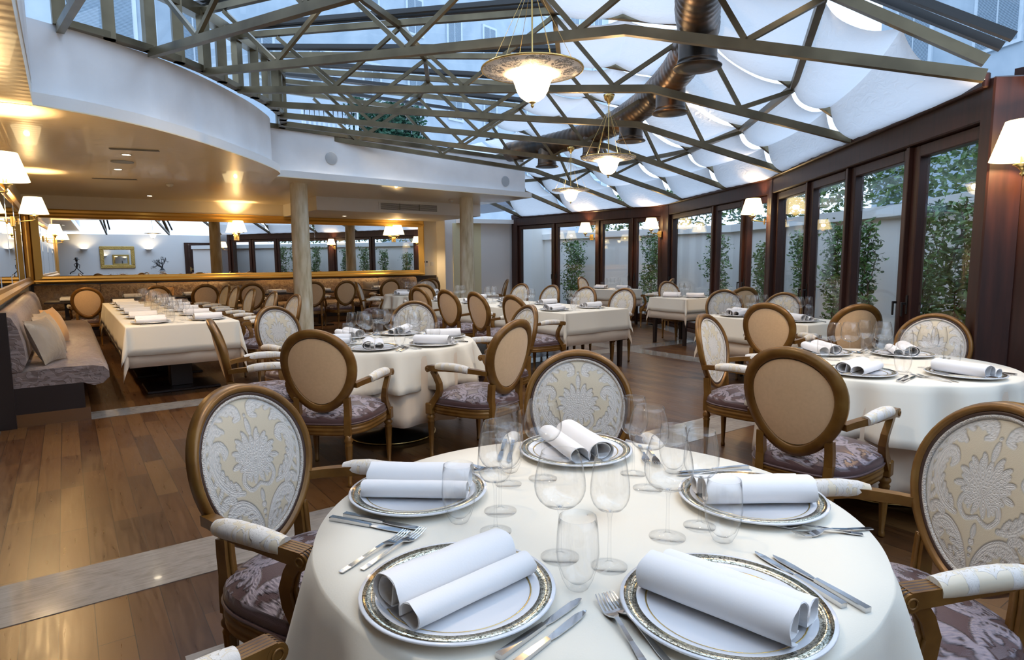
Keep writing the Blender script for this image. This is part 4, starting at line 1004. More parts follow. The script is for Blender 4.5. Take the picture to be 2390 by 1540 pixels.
def pendant(x, y, ztop_, label):
    t = thing('pendant_lamp', label, 'pendant lamp', (x, y, 2.46), 0, None)
    H = ztop_ - 2.46
    MB().lathe([(0.001, H - 0.10), (0.012, H - 0.10), (0.018, H - 0.075), (0.045, H - 0.05), (0.055, H - 0.02), (0.06, H), (0.001, H)], 24).build('canopy', M_brass, t)
    MB().tube([(0, 0, 0.02), (0, 0, H - 0.09)], 0.005, 8).build('rod', M_brass, t)
    m = MB()
    for i in range(6):
        a = 2 * PI * i / 6 + 0.3; m.tube([(0.25 * math.cos(a), 0.25 * math.sin(a), 0.012), (0.012 * math.cos(a), 0.012 * math.sin(a), H - 0.16)], 0.0013, 5)
    m.build('cable', M_brass, t)
    MB().lathe([(0.125, -0.022), (0.17, -0.014), (0.23, -0.004), (0.284, 0.008), (0.284, 0.013), (0.23, 0.003), (0.17, -0.007), (0.125, -0.014)], 64, closed=True).build('dish', M_dish, t)
    MB().tube([(0.287 * math.cos(2 * PI * i / 48), 0.287 * math.sin(2 * PI * i / 48), 0.011) for i in range(49)], 0.006, 8, caps=False).build('rim', M_brass, t)
    MB().lathe([(0.130, -0.018), (0.112, -0.040), (0.101, -0.070), (0.090, -0.105), (0.070, -0.138), (0.040, -0.160), (0.004, -0.172)], 40).build('bowl', M_bowl, t)
    MB().lathe([(0.001, -0.200), (0.006, -0.196), (0.010, -0.186), (0.006, -0.178), (0.018, -0.172), (0.020, -0.166), (0.001, -0.164)], 16).build('finial', M_brass, t)
    point(t, (0, 0, -0.05), 26, 0.05)
pendant(2.24, 2.92, 3.10, 'largest alabaster pendant lamp with fretted dish, hanging nearest the camera')
pendant(4.80, 4.93, 3.12, 'middle alabaster pendant lamp with fretted dish, between the other two')
pendant(6.50, 7.50, 3.12, 'farthest and smallest looking pendant lamp, near the far windows')
def sconce(x, y, z, face, label, power=14, sc_=1.0):
    """z: bottom of shade; face: direction the sconce sticks out of its wall (deg); x, y under the shade"""
    t = thing('wall_lamp', label, 'wall lamp', (x, y, z), R(face), 'brass wall lamps with lit shades')
    S = sc_
    MB().lathe([(0.175 * S, 0.0), (0.105 * S, 0.235 * S), (0.103 * S, 0.235 * S), (0.173 * S, 0.0)], 40, closed=True).build('shade', M_lshade, t)
    MB().lathe([(0.001, -0.10), (0.012, -0.095), (0.016, -0.085), (0.008, -0.07), (0.030, -0.045), (0.052, -0.03), (0.052, -0.026), (0.020, -0.022), (0.016, -0.015), (0.016, 0.05), (0.001, 0.05)], 20).build('candle', M_brass, t)
    d = 0.24 * S
    MB().box(-d - 0.005, -d + 0.018, -0.055, 0.055, -0.185, -0.045, 0.006).box(-d + 0.015, -d + 0.024, -0.028, 0.028, -0.155, -0.075, 0.003).build('backplate', M_brass, t)
    MB().tube([(-d + 0.02, 0, -0.115), (-d + 0.06, 0, -0.115), (-d + 0.075, 0, -0.112), (-0.03, 0, -0.094), (0, 0, -0.088)], 0.007, 8).tube([(-d + 0.06, 0, -0.150), (-d + 0.06, 0, -0.070)], 0.011, 10).build('arm', M_brass, t)
    point(t, (0, 0, 0.09), power, 0.035)
sconce(-0.36, 6.85, 2.09, 0, 'large lit wall lamp on the left mirror frame, nearest the camera', 85, 1.0)
sconce(-0.30, 11.2, 2.09, 0, 'second lit wall lamp along the left mirror, near the corner', 75)
sconce(3.15, YB(3.2) - 0.27, 2.05, -91, 'lit wall lamp on the middle of the back mirror', 80)
sconce(6.90, YB(6.9) - 0.27, 2.05, -91, 'lit wall lamp at the right end of the back mirror', 80)
sconce(10.08, 11.1, 2.03, 184, 'small lit wall lamp on a mullion of the far windows', 34, 0.95)
sconce(10.15, 9.12, 2.03, 165, 'lit wall lamp on the far window corner post', 34, 0.95)
sconce(8.18, 5.42, 2.03, 138, 'lit wall lamp on the post between middle and right windows', 34, 0.95)
sconce(4.86, 1.36, 1.99, 168, 'lit wall lamp cut by the right edge of the picture', 40, 1.0)
def downlight(x, y, lab, p=12, z=2.69):
    t = thing('recessed_downlight', lab, 'downlight', (x, y, z), 0, 'recessed ceiling downlights')
    MB().lathe([(0.045, 0.0), (0.060, -0.002), (0.060, -0.006), (0.045, -0.006)], 24, closed=True).build('trim_ring', M_plastic, t)
    MB().lathe([(0.001, -0.003), (0.045, -0.003)], 24).build('lens', M_down, t)
    if p: spot(t, (0, 0, -0.02), p, 100)
downlight(0.70, 8.95, 'lit downlight in the gallery ceiling between the slot vent and the round speaker', 22)
downlight(0.70, 10.4, 'lit downlight in the gallery ceiling just behind the round speaker', 22)
downlight(1.45, 14.2, 'small lit downlight in the ceiling near the back mirror at left', 16)
downlight(5.3, 14.0, 'small lit downlight above the back mirror right of the front column', 14, 2.42)
downlight(-0.45, 3.4, 'lit downlight in the low ceiling left of the camera', 9)
m = MB().lathe([(0.001, 0), (0.13, 0), (0.13, -0.008), (0.001, -0.012)], 32)
tag(m.build('ceiling_speaker', M_speaker, None, (0.70, 9.6, 2.689)), 'round flush speaker in the gallery ceiling between two downlights', 'speaker')
m = MB().lathe([(0.001, 0), (0.06, 0), (0.055, -0.02), (0.03, -0.045), (0.001, -0.048)], 24)
tag(m.build('smoke_detector', M_plastic, None, (1.52, 11.9, 2.689)), 'small white smoke detector on the ceiling above the long table', 'smoke detector')
m = MB().lathe([(0.001, 0), (0.06, 0), (0.055, -0.02), (0.03, -0.045), (0.001, -0.048)], 24)
tag(m.build('smoke_detector', M_plastic, None, (6.9, 11.9, 2.689)), 'small white smoke detector on the ceiling by the far column', 'smoke detector')
for x, y, l, lab in ((0.75, 8.5, 0.5, 'thin slot vent in the curved gallery ceiling, nearest the camera'), (0.73, 11.6, 0.6, 'thin slot vent in the ceiling above the long table')):
    m = MB().box(-l / 2, l / 2, -0.035, 0.035, -0.008, 0).box(-l / 2 + 0.02, l / 2 - 0.02, -0.012, 0.012, -0.011, -0.008)
    tag(m.build('slot_vent', M_grille, None, (x, y, 2.689), R(-15)), lab, 'vent')
t = thing('air_vent', 'long grey air grille on the white bulkhead right of the front column', 'vent', (6.25, 12.598, 2.555))
m = MB().box(-0.72, 0.72, -0.012, 0, -0.085, 0.085); m.build('frame', M_white, t)
m = MB()
for i in range(7): m.box(-0.68, 0.68, -0.018, -0.012, -0.068 + i * 0.020, -0.056 + i * 0.020)
for x in (-0.235, 0.235): m.box(x - 0.008, x + 0.008, -0.02, -0.012, -0.07, 0.07)
m.build('slat', M_grille, t)
def wall_speaker(x, y, z, rz, lab):
    t = thing('wall_speaker', lab, 'speaker', (x, y, z), rz)
    mb = MB().lathe([(0.001, 0.006), (0.095, 0.006), (0.104, 0.004), (0.105, 0)], 40); mb.v = [(a, -c, b) for a, b, c in mb.v]; mb.build('grille', M_speaker, t)
wall_speaker(3.70, 10.258, 3.08, R(7), 'round grey speaker on the straight white fascia above the front column')
wall_speaker(7.50, 10.69, 3.0, R(7), 'round grey speaker at the right end of the white fascia')
def truss_spot(a, r, lab, p=60):
    i = min(range(len(ANG)), key=lambda q: abs(ANG[q] - a)); q = pol(ANG[i], r, ztop(r, RE[i]) - 0.09)
    t = thing('spotlight', lab, 'spotlight', q[:], R(a), 'small spotlights under the roof trusses')
    MB().lathe([(0.001, 0), (0.014, 0), (0.014, -0.008), (0.006, -0.010), (0.006, -0.02), (0.001, -0.02)], 16).build('mount', M_steel, t)
    MB().lathe([(0.008, -0.018), (0.020, -0.022), (0.024, -0.060), (0.022, -0.060), (0.018, -0.026), (0.008, -0.022)], 20, closed=True).build('can', M_steel, t)
    MB().lathe([(0.001, -0.054), (0.021, -0.054)], 16).build('lens', M_down, t); spot(t, (0, 0, -0.066), p, 130, (1.0, 0.78, 0.52), size=0.05)
for a, r, lab in ((-84, 8.9, 'small added fill spotlight under the overhead truss beside the camera'), (-71.8, 6.5, 'small added fill spotlight under the nearest truss, left of the big pendant'), (-71.8, 9.3, 'small added fill spotlight under the nearest truss by the windows'), (-60.8, 5.0, 'small added fill spotlight under the second truss at left'), (-60.8, 9.2, 'small added fill spotlight under the second truss at right'), (-48.2, 5.6, 'small added fill spotlight under the third truss at left'), (-35.8, 8.6, 'small added fill spotlight under the fourth truss at right'), (-24.6, 6.2, 'small added fill spotlight under the fifth truss'), (-4.2, 4.6, 'small shining spotlight under the truss along the white fascia')):  # added as warm fill over the tables, except the shining one by the fascia
    truss_spot(a, r, lab, 58)
def column(x, y, lab, r=0.15):
    t = thing('column', lab, 'column', (x, y, 0))
    MB().lathe([(r * 1.02, 0.0), (r * 1.01, 0.9), (r * 0.96, 2.0), (r * 0.93, 2.69)], 48).build('shaft', M_column, t)
    MB().lathe([(r * 1.25, 0.0), (r * 1.25, 0.05), (r * 1.1, 0.08), (r * 1.02, 0.10)], 48).build('base', M_column, t)
column(3.29, 10.75, 'cream plaster column in front, standing left of the centre')
column(6.95, 11.35, 'cream plaster column farther back, in front of the yellow panel')
# ================================================================== mirrors on the left and back walls
def profile_bar(mb, a, b, nrm, w, d, z0):     # gilded moulding: a, b ends at wall face; nrm into the room; horizontal bar from z0 to z0+w
    a = Vector(a); b = Vector(b); n = Vector(nrm)
    prof = [(0, 0), (d * 0.6, 0), (d, w * 0.22), (d * 0.95, w * 0.42), (d * 0.55, w * 0.60), (d * 0.50, w * 0.86), (d * 0.25, w), (0, w)]
    vs = [a + n * p + Vector((0, 0, z0 + q)) for p, q in prof] + [b + n * p + Vector((0, 0, z0 + q)) for p, q in prof]; m = len(prof)
    mb.add(vs, [(i, i + 1, m + i + 1, m + i) for i in range(m - 1)] + [list(range(m))[::-1], [m + i for i in range(m)]])
def wall_mirror(a, b, nrm, lab, seams):
    a = Vector((*a, 0)); b = Vector((*b, 0)); d = (b - a).normalized(); n = Vector((*nrm, 0)).normalized(); L = (b - a).length
    t = thing('wall_mirror', lab, 'mirror', (0, 0, 0))
    q = MB(); p0, p1 = a + n * 0.03 + d * 0.1, b + n * 0.03 - d * 0.1
    q.add([p0 + Vector((0, 0, 1.12)), p1 + Vector((0, 0, 1.12)), p1 + Vector((0, 0, 2.28)), p0 + Vector((0, 0, 2.28)), p0 - n * 0.02 + Vector((0, 0, 1.12)), p1 - n * 0.02 + Vector((0, 0, 1.12)), p1 - n * 0.02 + Vector((0, 0, 2.28)), p0 - n * 0.02 + Vector((0, 0, 2.28))],
          [(0, 1, 2, 3), (7, 6, 5, 4), (0, 4, 5, 1), (3, 2, 6, 7), (0, 3, 7, 4), (1, 5, 6, 2)])
    q.build('mirror_panel', M_mirror, t)
    m = MB(); profile_bar(m, a, b, n, 0.155, 0.085, 1.0); m.build('frame_rail', M_gold, t)
    m = MB(); profile_bar(m, a, b, n, 0.17, 0.085, 2.26); m.build('frame_rail', M_gold, t)
    for e, s in ((a, 1), (b, -1)):
        m = MB(); x0, x1 = e, e + d * s * 0.15
        m.prism([(p.x, p.y) for p in (x0, x1, x1 + n * 0.04, x1 + n * 0.06 - d * s * 0.06, x0 + n * 0.08 + d * s * 0.03, x0 + n * 0.06)], 1.0, 2.43); m.build('frame_stile', M_gold, t)
    for s in seams:
        m = MB(); p = a + d * s + n * 0.028; m.prism([(v.x, v.y) for v in (p - d * 0.008, p + d * 0.008, p + d * 0.008 + n * 0.006, p - d * 0.008 + n * 0.006)], 1.14, 2.27); m.build('bevel_strip', M_mirror, t)
    return t
wall_mirror((-0.50, YB(-0.5)), (7.75, YB(7.75)), (-0.022, -1), 'long gilt framed mirror on the back wall above the banquette', [2.7, 5.4])
wall_mirror((-0.575, 6.75), (-0.575, YB(-0.57) - 0.09), (1, 0), 'long gilt framed mirror on the left wall, cut by the picture edge', [1.6, 3.2, 4.8, 6.4])
# ================================================================== benches
def bench_section(side=1):   # (out from wall, z): seat with a rolled front
    s = [(0.10, 0.335), (0.62, 0.335), (0.70, 0.300), (0.775, 0.315), (0.825, 0.365), (0.825, 0.420), (0.785, 0.468), (0.70, 0.487), (0.50, 0.492), (0.30, 0.485), (0.10, 0.47)]
    b = [(0.02, 0.46), (0.20, 0.47), (0.235, 0.55), (0.225, 0.70), (0.195, 0.85), (0.155, 0.945), (0.10, 0.975), (0.03, 0.965)]
    return s, b
def extrude(prof, a, b, n, mb, smooth=True):
    vs = []; N_ = 14
    for j in range(N_ + 1):
        f = j / N_; e = min(f, 1 - f) * 2; k_ = 1 - 0.03 * max(0, 1 - e * 9)
        cx = sum(p[0] for p in prof) / len(prof); cz = sum(p[1] for p in prof) / len(prof)
        for o, z in prof: p = a.lerp(b, f) + n * (cx + (o - cx) * k_); vs.append((p.x, p.y, cz + (z - cz) * k_))
    m = len(prof); fs = []
    for j in range(N_):
        for i in range(m): fs.append((j * m + i, j * m + (i + 1) % m, (j + 1) * m + (i + 1) % m, (j + 1) * m + i))
    mb.add(vs, fs, smooth); mb.add(vs[:m], [list(range(m))[::-1]]); mb.add(vs[-m:], [list(range(m))]); return mb
def bench(a, b, nrm, cuts, lab, mseat, mback, endpanel):
    a = Vector((*a, 0)); b = Vector((*b, 0)); n = Vector((*nrm, 0)).normalized(); d = (b - a).normalized(); L = (b - a).length
    t = thing('upholstered_banquette', lab, 'banquette', a[:]); A = Vector((0, 0, 0)); s, bk = bench_section()
    m = MB(); m.prism([(p.x, p.y) for p in (A, A + d * L, A + d * L + n * 0.62, A + n * 0.62)], 0.11, 0.335); m.build('base', M_dark, t)
    m = MB(); m.prism([(p.x, p.y) for p in (A + n * 0.01, A + d * (L - .01) + n * 0.01, A + d * (L - .01) + n * 0.655, A + n * 0.655)], 0.0, 0.11); m.build('plinth', mat('polished_plinth', (0.16, 0.075, 0.03), 0.15), t)
    cs = [0.0] + cuts + [L]
    for p, q in zip(cs, cs[1:]):
        extrude(bk, A + d * (p + 0.004), A + d * (q - 0.004), n, MB()).build('back_cushion', mback, t)
    for p, q in zip(cs[::2] if len(cs) > 4 else cs, (cs[::2] if len(cs) > 4 else cs)[1:]):
        extrude(s, A + d * (p + 0.003), A + d * (q - 0.003), n, MB()).build('seat_cushion', mseat, t)
    if endpanel:
        m = MB(); m.prism([(p.x, p.y) for p in (A - d * 0.04, A, A + n * 0.13, A - d * 0.04 + n * 0.13)], 0.0, 0.99); m.build('end_panel', M_dark, t)
    return t
bench((-0.555, 6.68), (-0.555, 12.1), (1, 0), [], 'long left banquette in mauve damask along the mirror wall', M_bench, M_bench, True)
bench((-0.50, YB(-0.5) - 0.02), (7.45, YB(7.45) - 0.02), (-0.022, -1), [1.05, 2.03, 3.0, 3.97, 5.0, 5.92, 6.9], 'banquette with golden brown backs along the back mirror', M_benchback, M_benchback, False)
trim(MB().prism([(-0.55, YB(-0.55) - 0.001), (8.1, YB(8.1) - 0.001), (8.1, YB(8.1) - 0.05), (-0.55, YB(-0.55) - 0.05)], 0.0, 0.995), M_dark)
def pillow(x, y, z, rx, rz, lab, m=None, s=0.43):
    def fn(u, v):
        a, b = 2 * u - 1, 2 * v - 1; return a, b
    mb = MB(); n = 14
    for sg in (1, -1):
        def f(u, v, sg=sg):
            a, b = 2 * u - 1, 2 * v - 1; pin = 1 - 0.07 * (1 - a * a) * 1 - 0.0; th = 0.085 * ((1 - abs(a) ** 2.4) * (1 - abs(b) ** 2.4)) ** 0.6
            return (a * s / 2 * (1 - 0.09 * (1 - b * b)), sg * th, b * s / 2 * (1 - 0.09 * (1 - a * a)))
        mb.grid(f, n, n)
    o = mb.build('scatter_cushion', m or M_pillow, None, (x, y, z)); o.rotation_euler = (R(rx), 0, R(rz)); return tag(o, lab, 'cushion', 'scatter cushions on the banquettes')
pillow(-0.19, 7.10, 0.695, -20, 68, 'taupe satin cushion at the near end of the left banquette')
pillow(-0.17, 7.62, 0.69, -18, 72, 'taupe cushion second from the near end of the left banquette')
pillow(-0.20, 8.05, 0.69, -16, 78, 'orange lit cushion third along the left banquette')
pillow(-0.14, 8.75, 0.69, -20, 74, 'rust orange cushion farthest along the left banquette', M_pillow2)
pillow(1.62, 14.62, 0.70, -14, 176, 'golden cushion leaning on the back banquette behind the long table', M_pillow2, 0.40)
pillow(2.92, 14.56, 0.70, -14, 170, 'golden cushion on the back banquette left of the front column', None, 0.40)
pillow(5.45, 14.43, 0.70, -14, 178, 'pale cushion on the back banquette, left one of the pair at right', None, 0.42)
pillow(6.05, 14.40, 0.70, -14, 172, 'pale cushion on the back banquette, right one of the pair at right', None, 0.42)
# ================================================================== the nearest round table
MT = 'nearest round table'
round_table(1.03, 1.12, 0.655, MT, 0.42, 0.60, 3, 11)
setting(0.572, 0.985, 17, 'front left place', MT, glasses=[('balloon', 0.830, 0.989), ('white', 0.887, 0.896), ('tumbler', 0.776, 0.871)], nap=R(-10), fk=[(0.554, 1.232, 25.4), (0.515, 1.245, 24)], kn=[(0.640, 0.806, 13), (0.62, 0.768, 14)])
setting(0.935, 0.650, 78, 'front right place', MT, glasses=[('balloon', 1.094, 0.917), ('white', 1.202, 0.910), ('tumbler', 1.180, 0.829)], nap=R(24), fk=[(0.768, 0.709, 73), (0.741, 0.716, 67)], kn=[(1.154, 0.640, 75), (1.172, 0.607, 76)])
setting(0.748, 1.494, -53, 'back left place', MT, glasses=[('balloon', 0.867, 1.271), ('white', 0.79, 1.179), ('tumbler', 0.748, 1.277)], nap=R(14), kn=[(0.593, 1.379, -59), (0.559, 1.379, -58)])
setting(1.340, 1.518, 232, 'far place', MT, glasses=[('balloon', 1.103, 1.393), ('white', 0.995, 1.416), ('tumbler', 1.06, 1.50)], nap=R(20), napvar=1)
setting(1.435, 0.925, 153, 'right hand place', MT, glasses=[('balloon', 1.29, 1.154), ('white', 1.345, 1.262), ('tumbler', 1.45, 1.20)], nap=R(-8), fk=[(1.398, 0.735, 128), (1.418, 0.700, 155)])
g = 'armchairs around the nearest round table'
place_chair(0.418, 2.160, -60, 'armchair with big ivory damask oval back at left of the nearest table', g)
place_chair(-0.185, 0.763, 16, 'armchair at bottom left of the picture, only its arm end showing', g)
place_chair(1.83, 2.06, 231, 'armchair facing the camera behind the nearest table, its back rising over plates', g)
place_chair(2.09, 0.55, 152, 'armchair at the right picture edge by the nearest table', g)
# ================================================================== second round table (by the front column)
T2 = 'middle left round table'; c2 = (2.08, 4.60)
round_table(*c2, 0.66, T2, 0.28, 0.52, 11, 14)
S2 = [(-68, 'near right place'), (-8, 'right place'), (54, 'far right place'), (112, 'far left place'), (172, 'left place'), (230, 'near left place')]
for a, s in S2:
    setting(c2[0] + 0.455 * math.cos(R(a)), c2[1] + 0.455 * math.sin(R(a)), a + 180 + random.uniform(-5, 5), s, T2, nap=R(random.uniform(-25, 25)), napvar=random.randint(0, 1))
L2 = ['armchair seen from its right rear, between the nearest and middle left tables', 'ivory backed armchair right of the middle left table, behind a brown one', 'ivory backed armchair at the far side of the middle left table, behind glasses', 'ivory backed armchair standing just left of the front column', 'armchair in profile at left of the middle left table, near the long table', 'armchair showing its tan suede back in front of the middle left table']
OFF2 = [(2.47, 3.38, 108), (3.36, 4.42, 172), (2.83, 5.64, 234), (1.50, 5.85, 292), (0.80, 4.80, -10), (1.155, 3.655, 48)]
for (x, y, f), l in zip(OFF2, L2): place_chair(x, y, f, l, 'armchairs around the middle left round table')
# ================================================================== third round table (right)
T3 = 'right round table'; c3 = (3.98, 1.72)
round_table(*c3, 0.665, T3, 0.30, 0.60, 21, 12)
for a, s in [(189, 'near left place'), (262, 'near right place'), (10, 'far right place'), (76, 'far left place')]:
    setting(c3[0] + 0.45 * math.cos(R(a)), c3[1] + 0.45 * math.sin(R(a)), a + 180, s, T3, nap=R(random.uniform(-25, 25)), napvar=random.randint(0, 1))
for x, y, f, l in [(2.635, 1.54, 8, 'armchair showing its tan suede back at left of the right round table'), (3.75, 2.86, -76, 'ivory backed armchair facing right, behind the tan back of the right table'), (5.02, 1.83, 190, 'ivory backed armchair at the far side of the right round table by the window')]:
    place_chair(x, y, f, l, 'armchairs around the right round table')
# ================================================================== table by the right windows
T4 = 'table by the right windows'
rect_table(6.13, 3.80, 0.66, 1.30, R(-4.8), T4, 0.26, 0.42, 31)
u4 = (math.cos(R(-4.8)), math.sin(R(-4.8))); v4 = (-u4[1], u4[0])
def at4(p, q): return (6.13 + u4[0] * p + v4[0] * q, 3.80 + u4[1] * p + v4[1] * q)
for p, q, f, s in ((-0.13, 0.34, -5, 'near left place'), (-0.10, -0.40, 50, 'near right place'), (0.13, 0.05, 175, 'window side place'), (0.05, 0.45, 230, 'left end place')):
    setting(*at4(p, q), f, s, T4, nap=R(random.uniform(-20, 20)), napvar=random.randint(0, 1), forks=1, knives=1)
for x, y, f, l in [(5.12, 3.22, 12, 'tan backed armchair in front of the table by the right windows, left one'), (5.60, 2.62, 55, 'tan backed armchair by the right windows, behind the glasses of the right table'), (6.86, 4.92, 226, 'ivory backed armchair at the left end of the table by the right windows'), (6.84, 4.06, 186, 'ivory backed armchair tucked behind the table by the right windows')]:
    place_chair(x, y, f, l, 'armchairs around the table by the right windows')
# ================================================================== small window tables
T5 = 'small table by the middle windows'
rect_table(8.34, 6.76, 0.76, 0.76, R(-2), T5, 0.22, 0.34, 41)
setting(8.28, 6.95, -60, 'window place', T5, far=True, forks=1, knives=1); setting(8.42, 6.58, 120, 'near place', T5, far=True, forks=1, knives=1)
place_chair(8.72, 7.45, -100, 'ivory backed armchair left of the small middle window table', 'armchairs by the small middle window table')
place_chair(7.75, 5.20, 60, 'tan backed armchair right of the small middle window table', 'armchairs by the small middle window table')
T6 = 'small table at the far window corner'
rect_table(9.55, 9.65, 0.72, 0.95, R(5), T6, 0.22, 0.36, 51)
setting(9.50, 9.95, -80, 'left place', T6, far=True, forks=1, knives=1); setting(9.62, 9.38, 100, 'right place', T6, far=True, forks=1, knives=1)
place_chair(9.62, 10.75, -72, 'ivory backed armchair left of the far window corner table', 'armchairs by the far window corner table')
place_chair(10.05, 8.42, 118, 'armchair in profile with mauve seat right of the far window corner table', 'armchairs by the far window corner table')
# ================================================================== long table in the middle
T7 = 'long middle table'
rect_table(5.28, 7.38, 1.10, 3.40, R(3), T7, 0.27, 0.40, 61)
ys = [6.05, 6.92, 7.80, 8.62]
NM = ['nearest', 'second', 'third', 'farthest']
for i, y in enumerate(ys):
    setting(4.98 - 0.05 * i, y, 3, '%s left place' % NM[i], T7, far=i > 1, forks=1, knives=1 if i < 2 else 0, nap=R(random.uniform(-12, 12)))
    setting(5.62 - 0.05 * i, y + 0.02, 183, '%s right place' % NM[i], T7, far=i > 1, forks=1, knives=1 if i < 2 else 0, nap=R(random.uniform(-12, 12)))
for i, (x, y) in enumerate([(4.16, 5.85), (4.20, 6.72), (4.22, 7.50), (4.28, 8.45)]):
    place_chair(x, y, 4 + random.uniform(-6, 6), 'tan backed armchair left of the long middle table, %s one' % NM[i], 'armchairs along the left of the long middle table')
for i, (x, y) in enumerate([(6.30, 6.10), (6.28, 6.86), (6.28, 7.66), (6.30, 8.50)]):
    place_chair(x, y, 186 + random.uniform(-6, 6), 'ivory backed armchair right of the long middle table, %s one' % NM[i], 'armchairs along the right of the long middle table')
# ================================================================== round table at the back
T8 = 'back round table'; c8 = (5.45, 10.75)
round_table(*c8, 0.60, T8, 0.26, 0.50, 71, 12)
for a, s in [(200, 'left place'), (290, 'near place'), (20, 'right place'), (110, 'far place')]:
    setting(c8[0] + 0.40 * math.cos(R(a)), c8[1] + 0.40 * math.sin(R(a)), a + 180, s, T8, far=True, cut=False, wine=2, tumb=False)
for x, y, f, l in [(4.98, 9.62, 66, 'tan backed armchair in front of the back round table'), (4.50, 11.4, -30, 'ivory backed armchair left of the back round table, facing right'), (6.25, 11.85, 232, 'ivory backed armchair beyond the back round table'), (7.55, 10.7, 150, 'armchair seen edge on right of the far column')]:
    place_chair(x, y, f, l, 'armchairs around the back round table')
# ================================================================== long banquette table at left
T9 = 'long left table'
rect_table(0.98, 9.55, 1.04, 4.55, 0, T9, 0.30, 0.42, 81, legs='ped', nped=4)
ORD = ['nearest', 'second', 'third', 'fourth', 'fifth', 'sixth']
for i in range(6):
    y = 7.58 + 0.74 * i
    setting(0.70, y, 0, '%s bench side place' % ORD[i], T9, far=i > 1, forks=1, knives=1 if i < 3 else 0, nap=R(random.uniform(-8, 8)) + R(90) * 0, cut=i < 4)
    setting(1.26, y + 0.05, 180, '%s chair side place' % ORD[i], T9, far=i > 1, forks=1, knives=1 if i < 3 else 0, nap=R(random.uniform(-8, 8)), cut=i < 4)
for i, y in enumerate([7.75, 8.75, 9.95, 11.0, 11.75]):
    place_chair(2.30, y, 182 + random.uniform(-5, 5), 'ivory backed armchair along the right of the long left table, %s one' % ORD[i], 'armchairs along the long left table')
# ================================================================== small tables at the back banquette
BT = [0.0, 0.95, 1.95, 2.75, 3.55, 4.5, 5.9]
PLC = ['in the left corner', 'behind the left end of the long table', 'behind the long left table', 'left of the front column', 'just left of the front column', 'right of the front column', 'before the pair of pale cushions']
for x, pl in zip(BT, PLC):
    y = 13.55 if x > 0.2 else 13.2
    t = thing('banquette_table', 'small bare dark table at the back banquette ' + pl, 'table', (x, y, 0), R(-3), 'small bare dark tables at the back banquette')
    MB().box(-0.31, 0.31, -0.33, 0.33, 0.715, 0.745, 0.004).build('tabletop', M_dark, t)
    MB().box(-0.05, 0.05, -0.05, 0.05, 0.03, 0.715, 0.004).box(-0.22, 0.22, -0.24, 0.24, 0.0, 0.03, 0.006).build('pedestal', M_dark, t)
    for q, sd in ((-0.17, 'near'), (0.17, 'far')):
        put('napkin', x + 0.04, y + q, 0.7455, R(90 + 40 * q), 'napkin, %s one on the dark table %s' % (sd, pl), 'small dark tables')
    put('tumbler', x - 0.14, y + 0.0, 0.7455, 0, 'tumbler on the small dark table ' + pl, 'small dark tables')
for x, l in [(0.26, 'tan backed armchair by the left corner, above the left banquette'), (1.28, 'tan backed armchair behind the far end of the long left table'), (2.05, 'tan backed armchair at the back, left of the pair near the front column'), (2.85, 'tan backed armchair at the back, right of the pair near the front column'), (4.02, 'tan backed armchair half hidden by the front column'), (4.70, 'tan backed armchair in clear view right of the front column'), (5.75, 'tan backed armchair at the back, left of the far round table chairs'), (6.75, 'tan backed armchair at the back right by the light switches')]:
    place_chair(x, 12.42 if x < 5 else 12.55, 88 + random.uniform(-4, 4), l, 'tan backed armchairs at the back banquette')
# ================================================================== small things on the walls
t = thing('thermostat', 'white thermostat with two dark displays right of the back mirror', 'thermostat', (7.80, YB(7.8) - 0.001, 1.33), R(-3))
MB().box(-0.075, 0.075, -0.02, 0, -0.09, 0.06, 0.004).build('case', M_plastic, t)
MB().box(-0.06, -0.015, -0.023, -0.019, 0.005, 0.045).box(0.015, 0.06, -0.023, -0.019, 0.005, 0.045).build('display', M_black, t)
tag(MB().box(-0.04, 0.04, -0.012, 0, -0.05, 0.05, 0.003).build('light_switch', M_plastic, None, (8.0, YB(8.0) - 0.001, 1.30), R(-3)), 'white light switch beside the thermostat', 'light switch')
# things on the rear wall, seen in the back mirror
RY = -2.6
t = thing('gilt_wall_mirror', 'carved gold framed mirror on the white rear wall, seen in the back mirror', 'mirror', (1.15, RY, 1.62), PI)
m = MB()
for x0, x1, z0, z1 in ((-0.65, 0.65, 0.33, 0.48), (-0.65, 0.65, -0.48, -0.33), (-0.65, -0.50, -0.33, 0.33), (0.50, 0.65, -0.33, 0.33)): m.box(x0, x1, -0.07, 0, z0, z1, 0.02)
m.build('frame', M_gilt, t); MB().box(-0.5, 0.5, -0.02, 0, -0.33, 0.33).build('mirror_panel', M_mirror, t)
def uplight(x, lab):
    t = thing('wall_uplight', lab, 'wall lamp', (x, RY, 1.98), PI, 'uplights on the rear wall')
    mb = MB().lathe([(0.01, -0.10), (0.08, -0.08), (0.14, -0.03), (0.16, 0.0), (0.15, 0.0), (0.13, -0.03), (0.07, -0.07), (0.01, -0.09)], 24, (0, -0.14, 0)); mb.build('bowl', M_white, t)
    MB().lathe([(0.001, -0.03), (0.11, -0.03)], 20, (0, -0.14, 0)).build('lamp', M_uplit, t)
    spot(t, (0, -0.14, 0.02), 14, 150, rot=(PI, 0, 0))
uplight(-0.05, 'lit white uplight on the rear wall left of the gold mirror, seen in reflection'); uplight(2.35, 'lit white uplight on the rear wall right of the gold mirror, seen in reflection')
e = bpy.data.objects.new('door_1', None); C.objects.link(e); e['kind'] = 'structure'; e.location = (4.38, RY, 0); e.rotation_euler = (0, 0, PI)
MB().box(-0.6, 0.6, -0.06, 0, 0, 2.28, 0.01).build('frame', M_mahog, e)
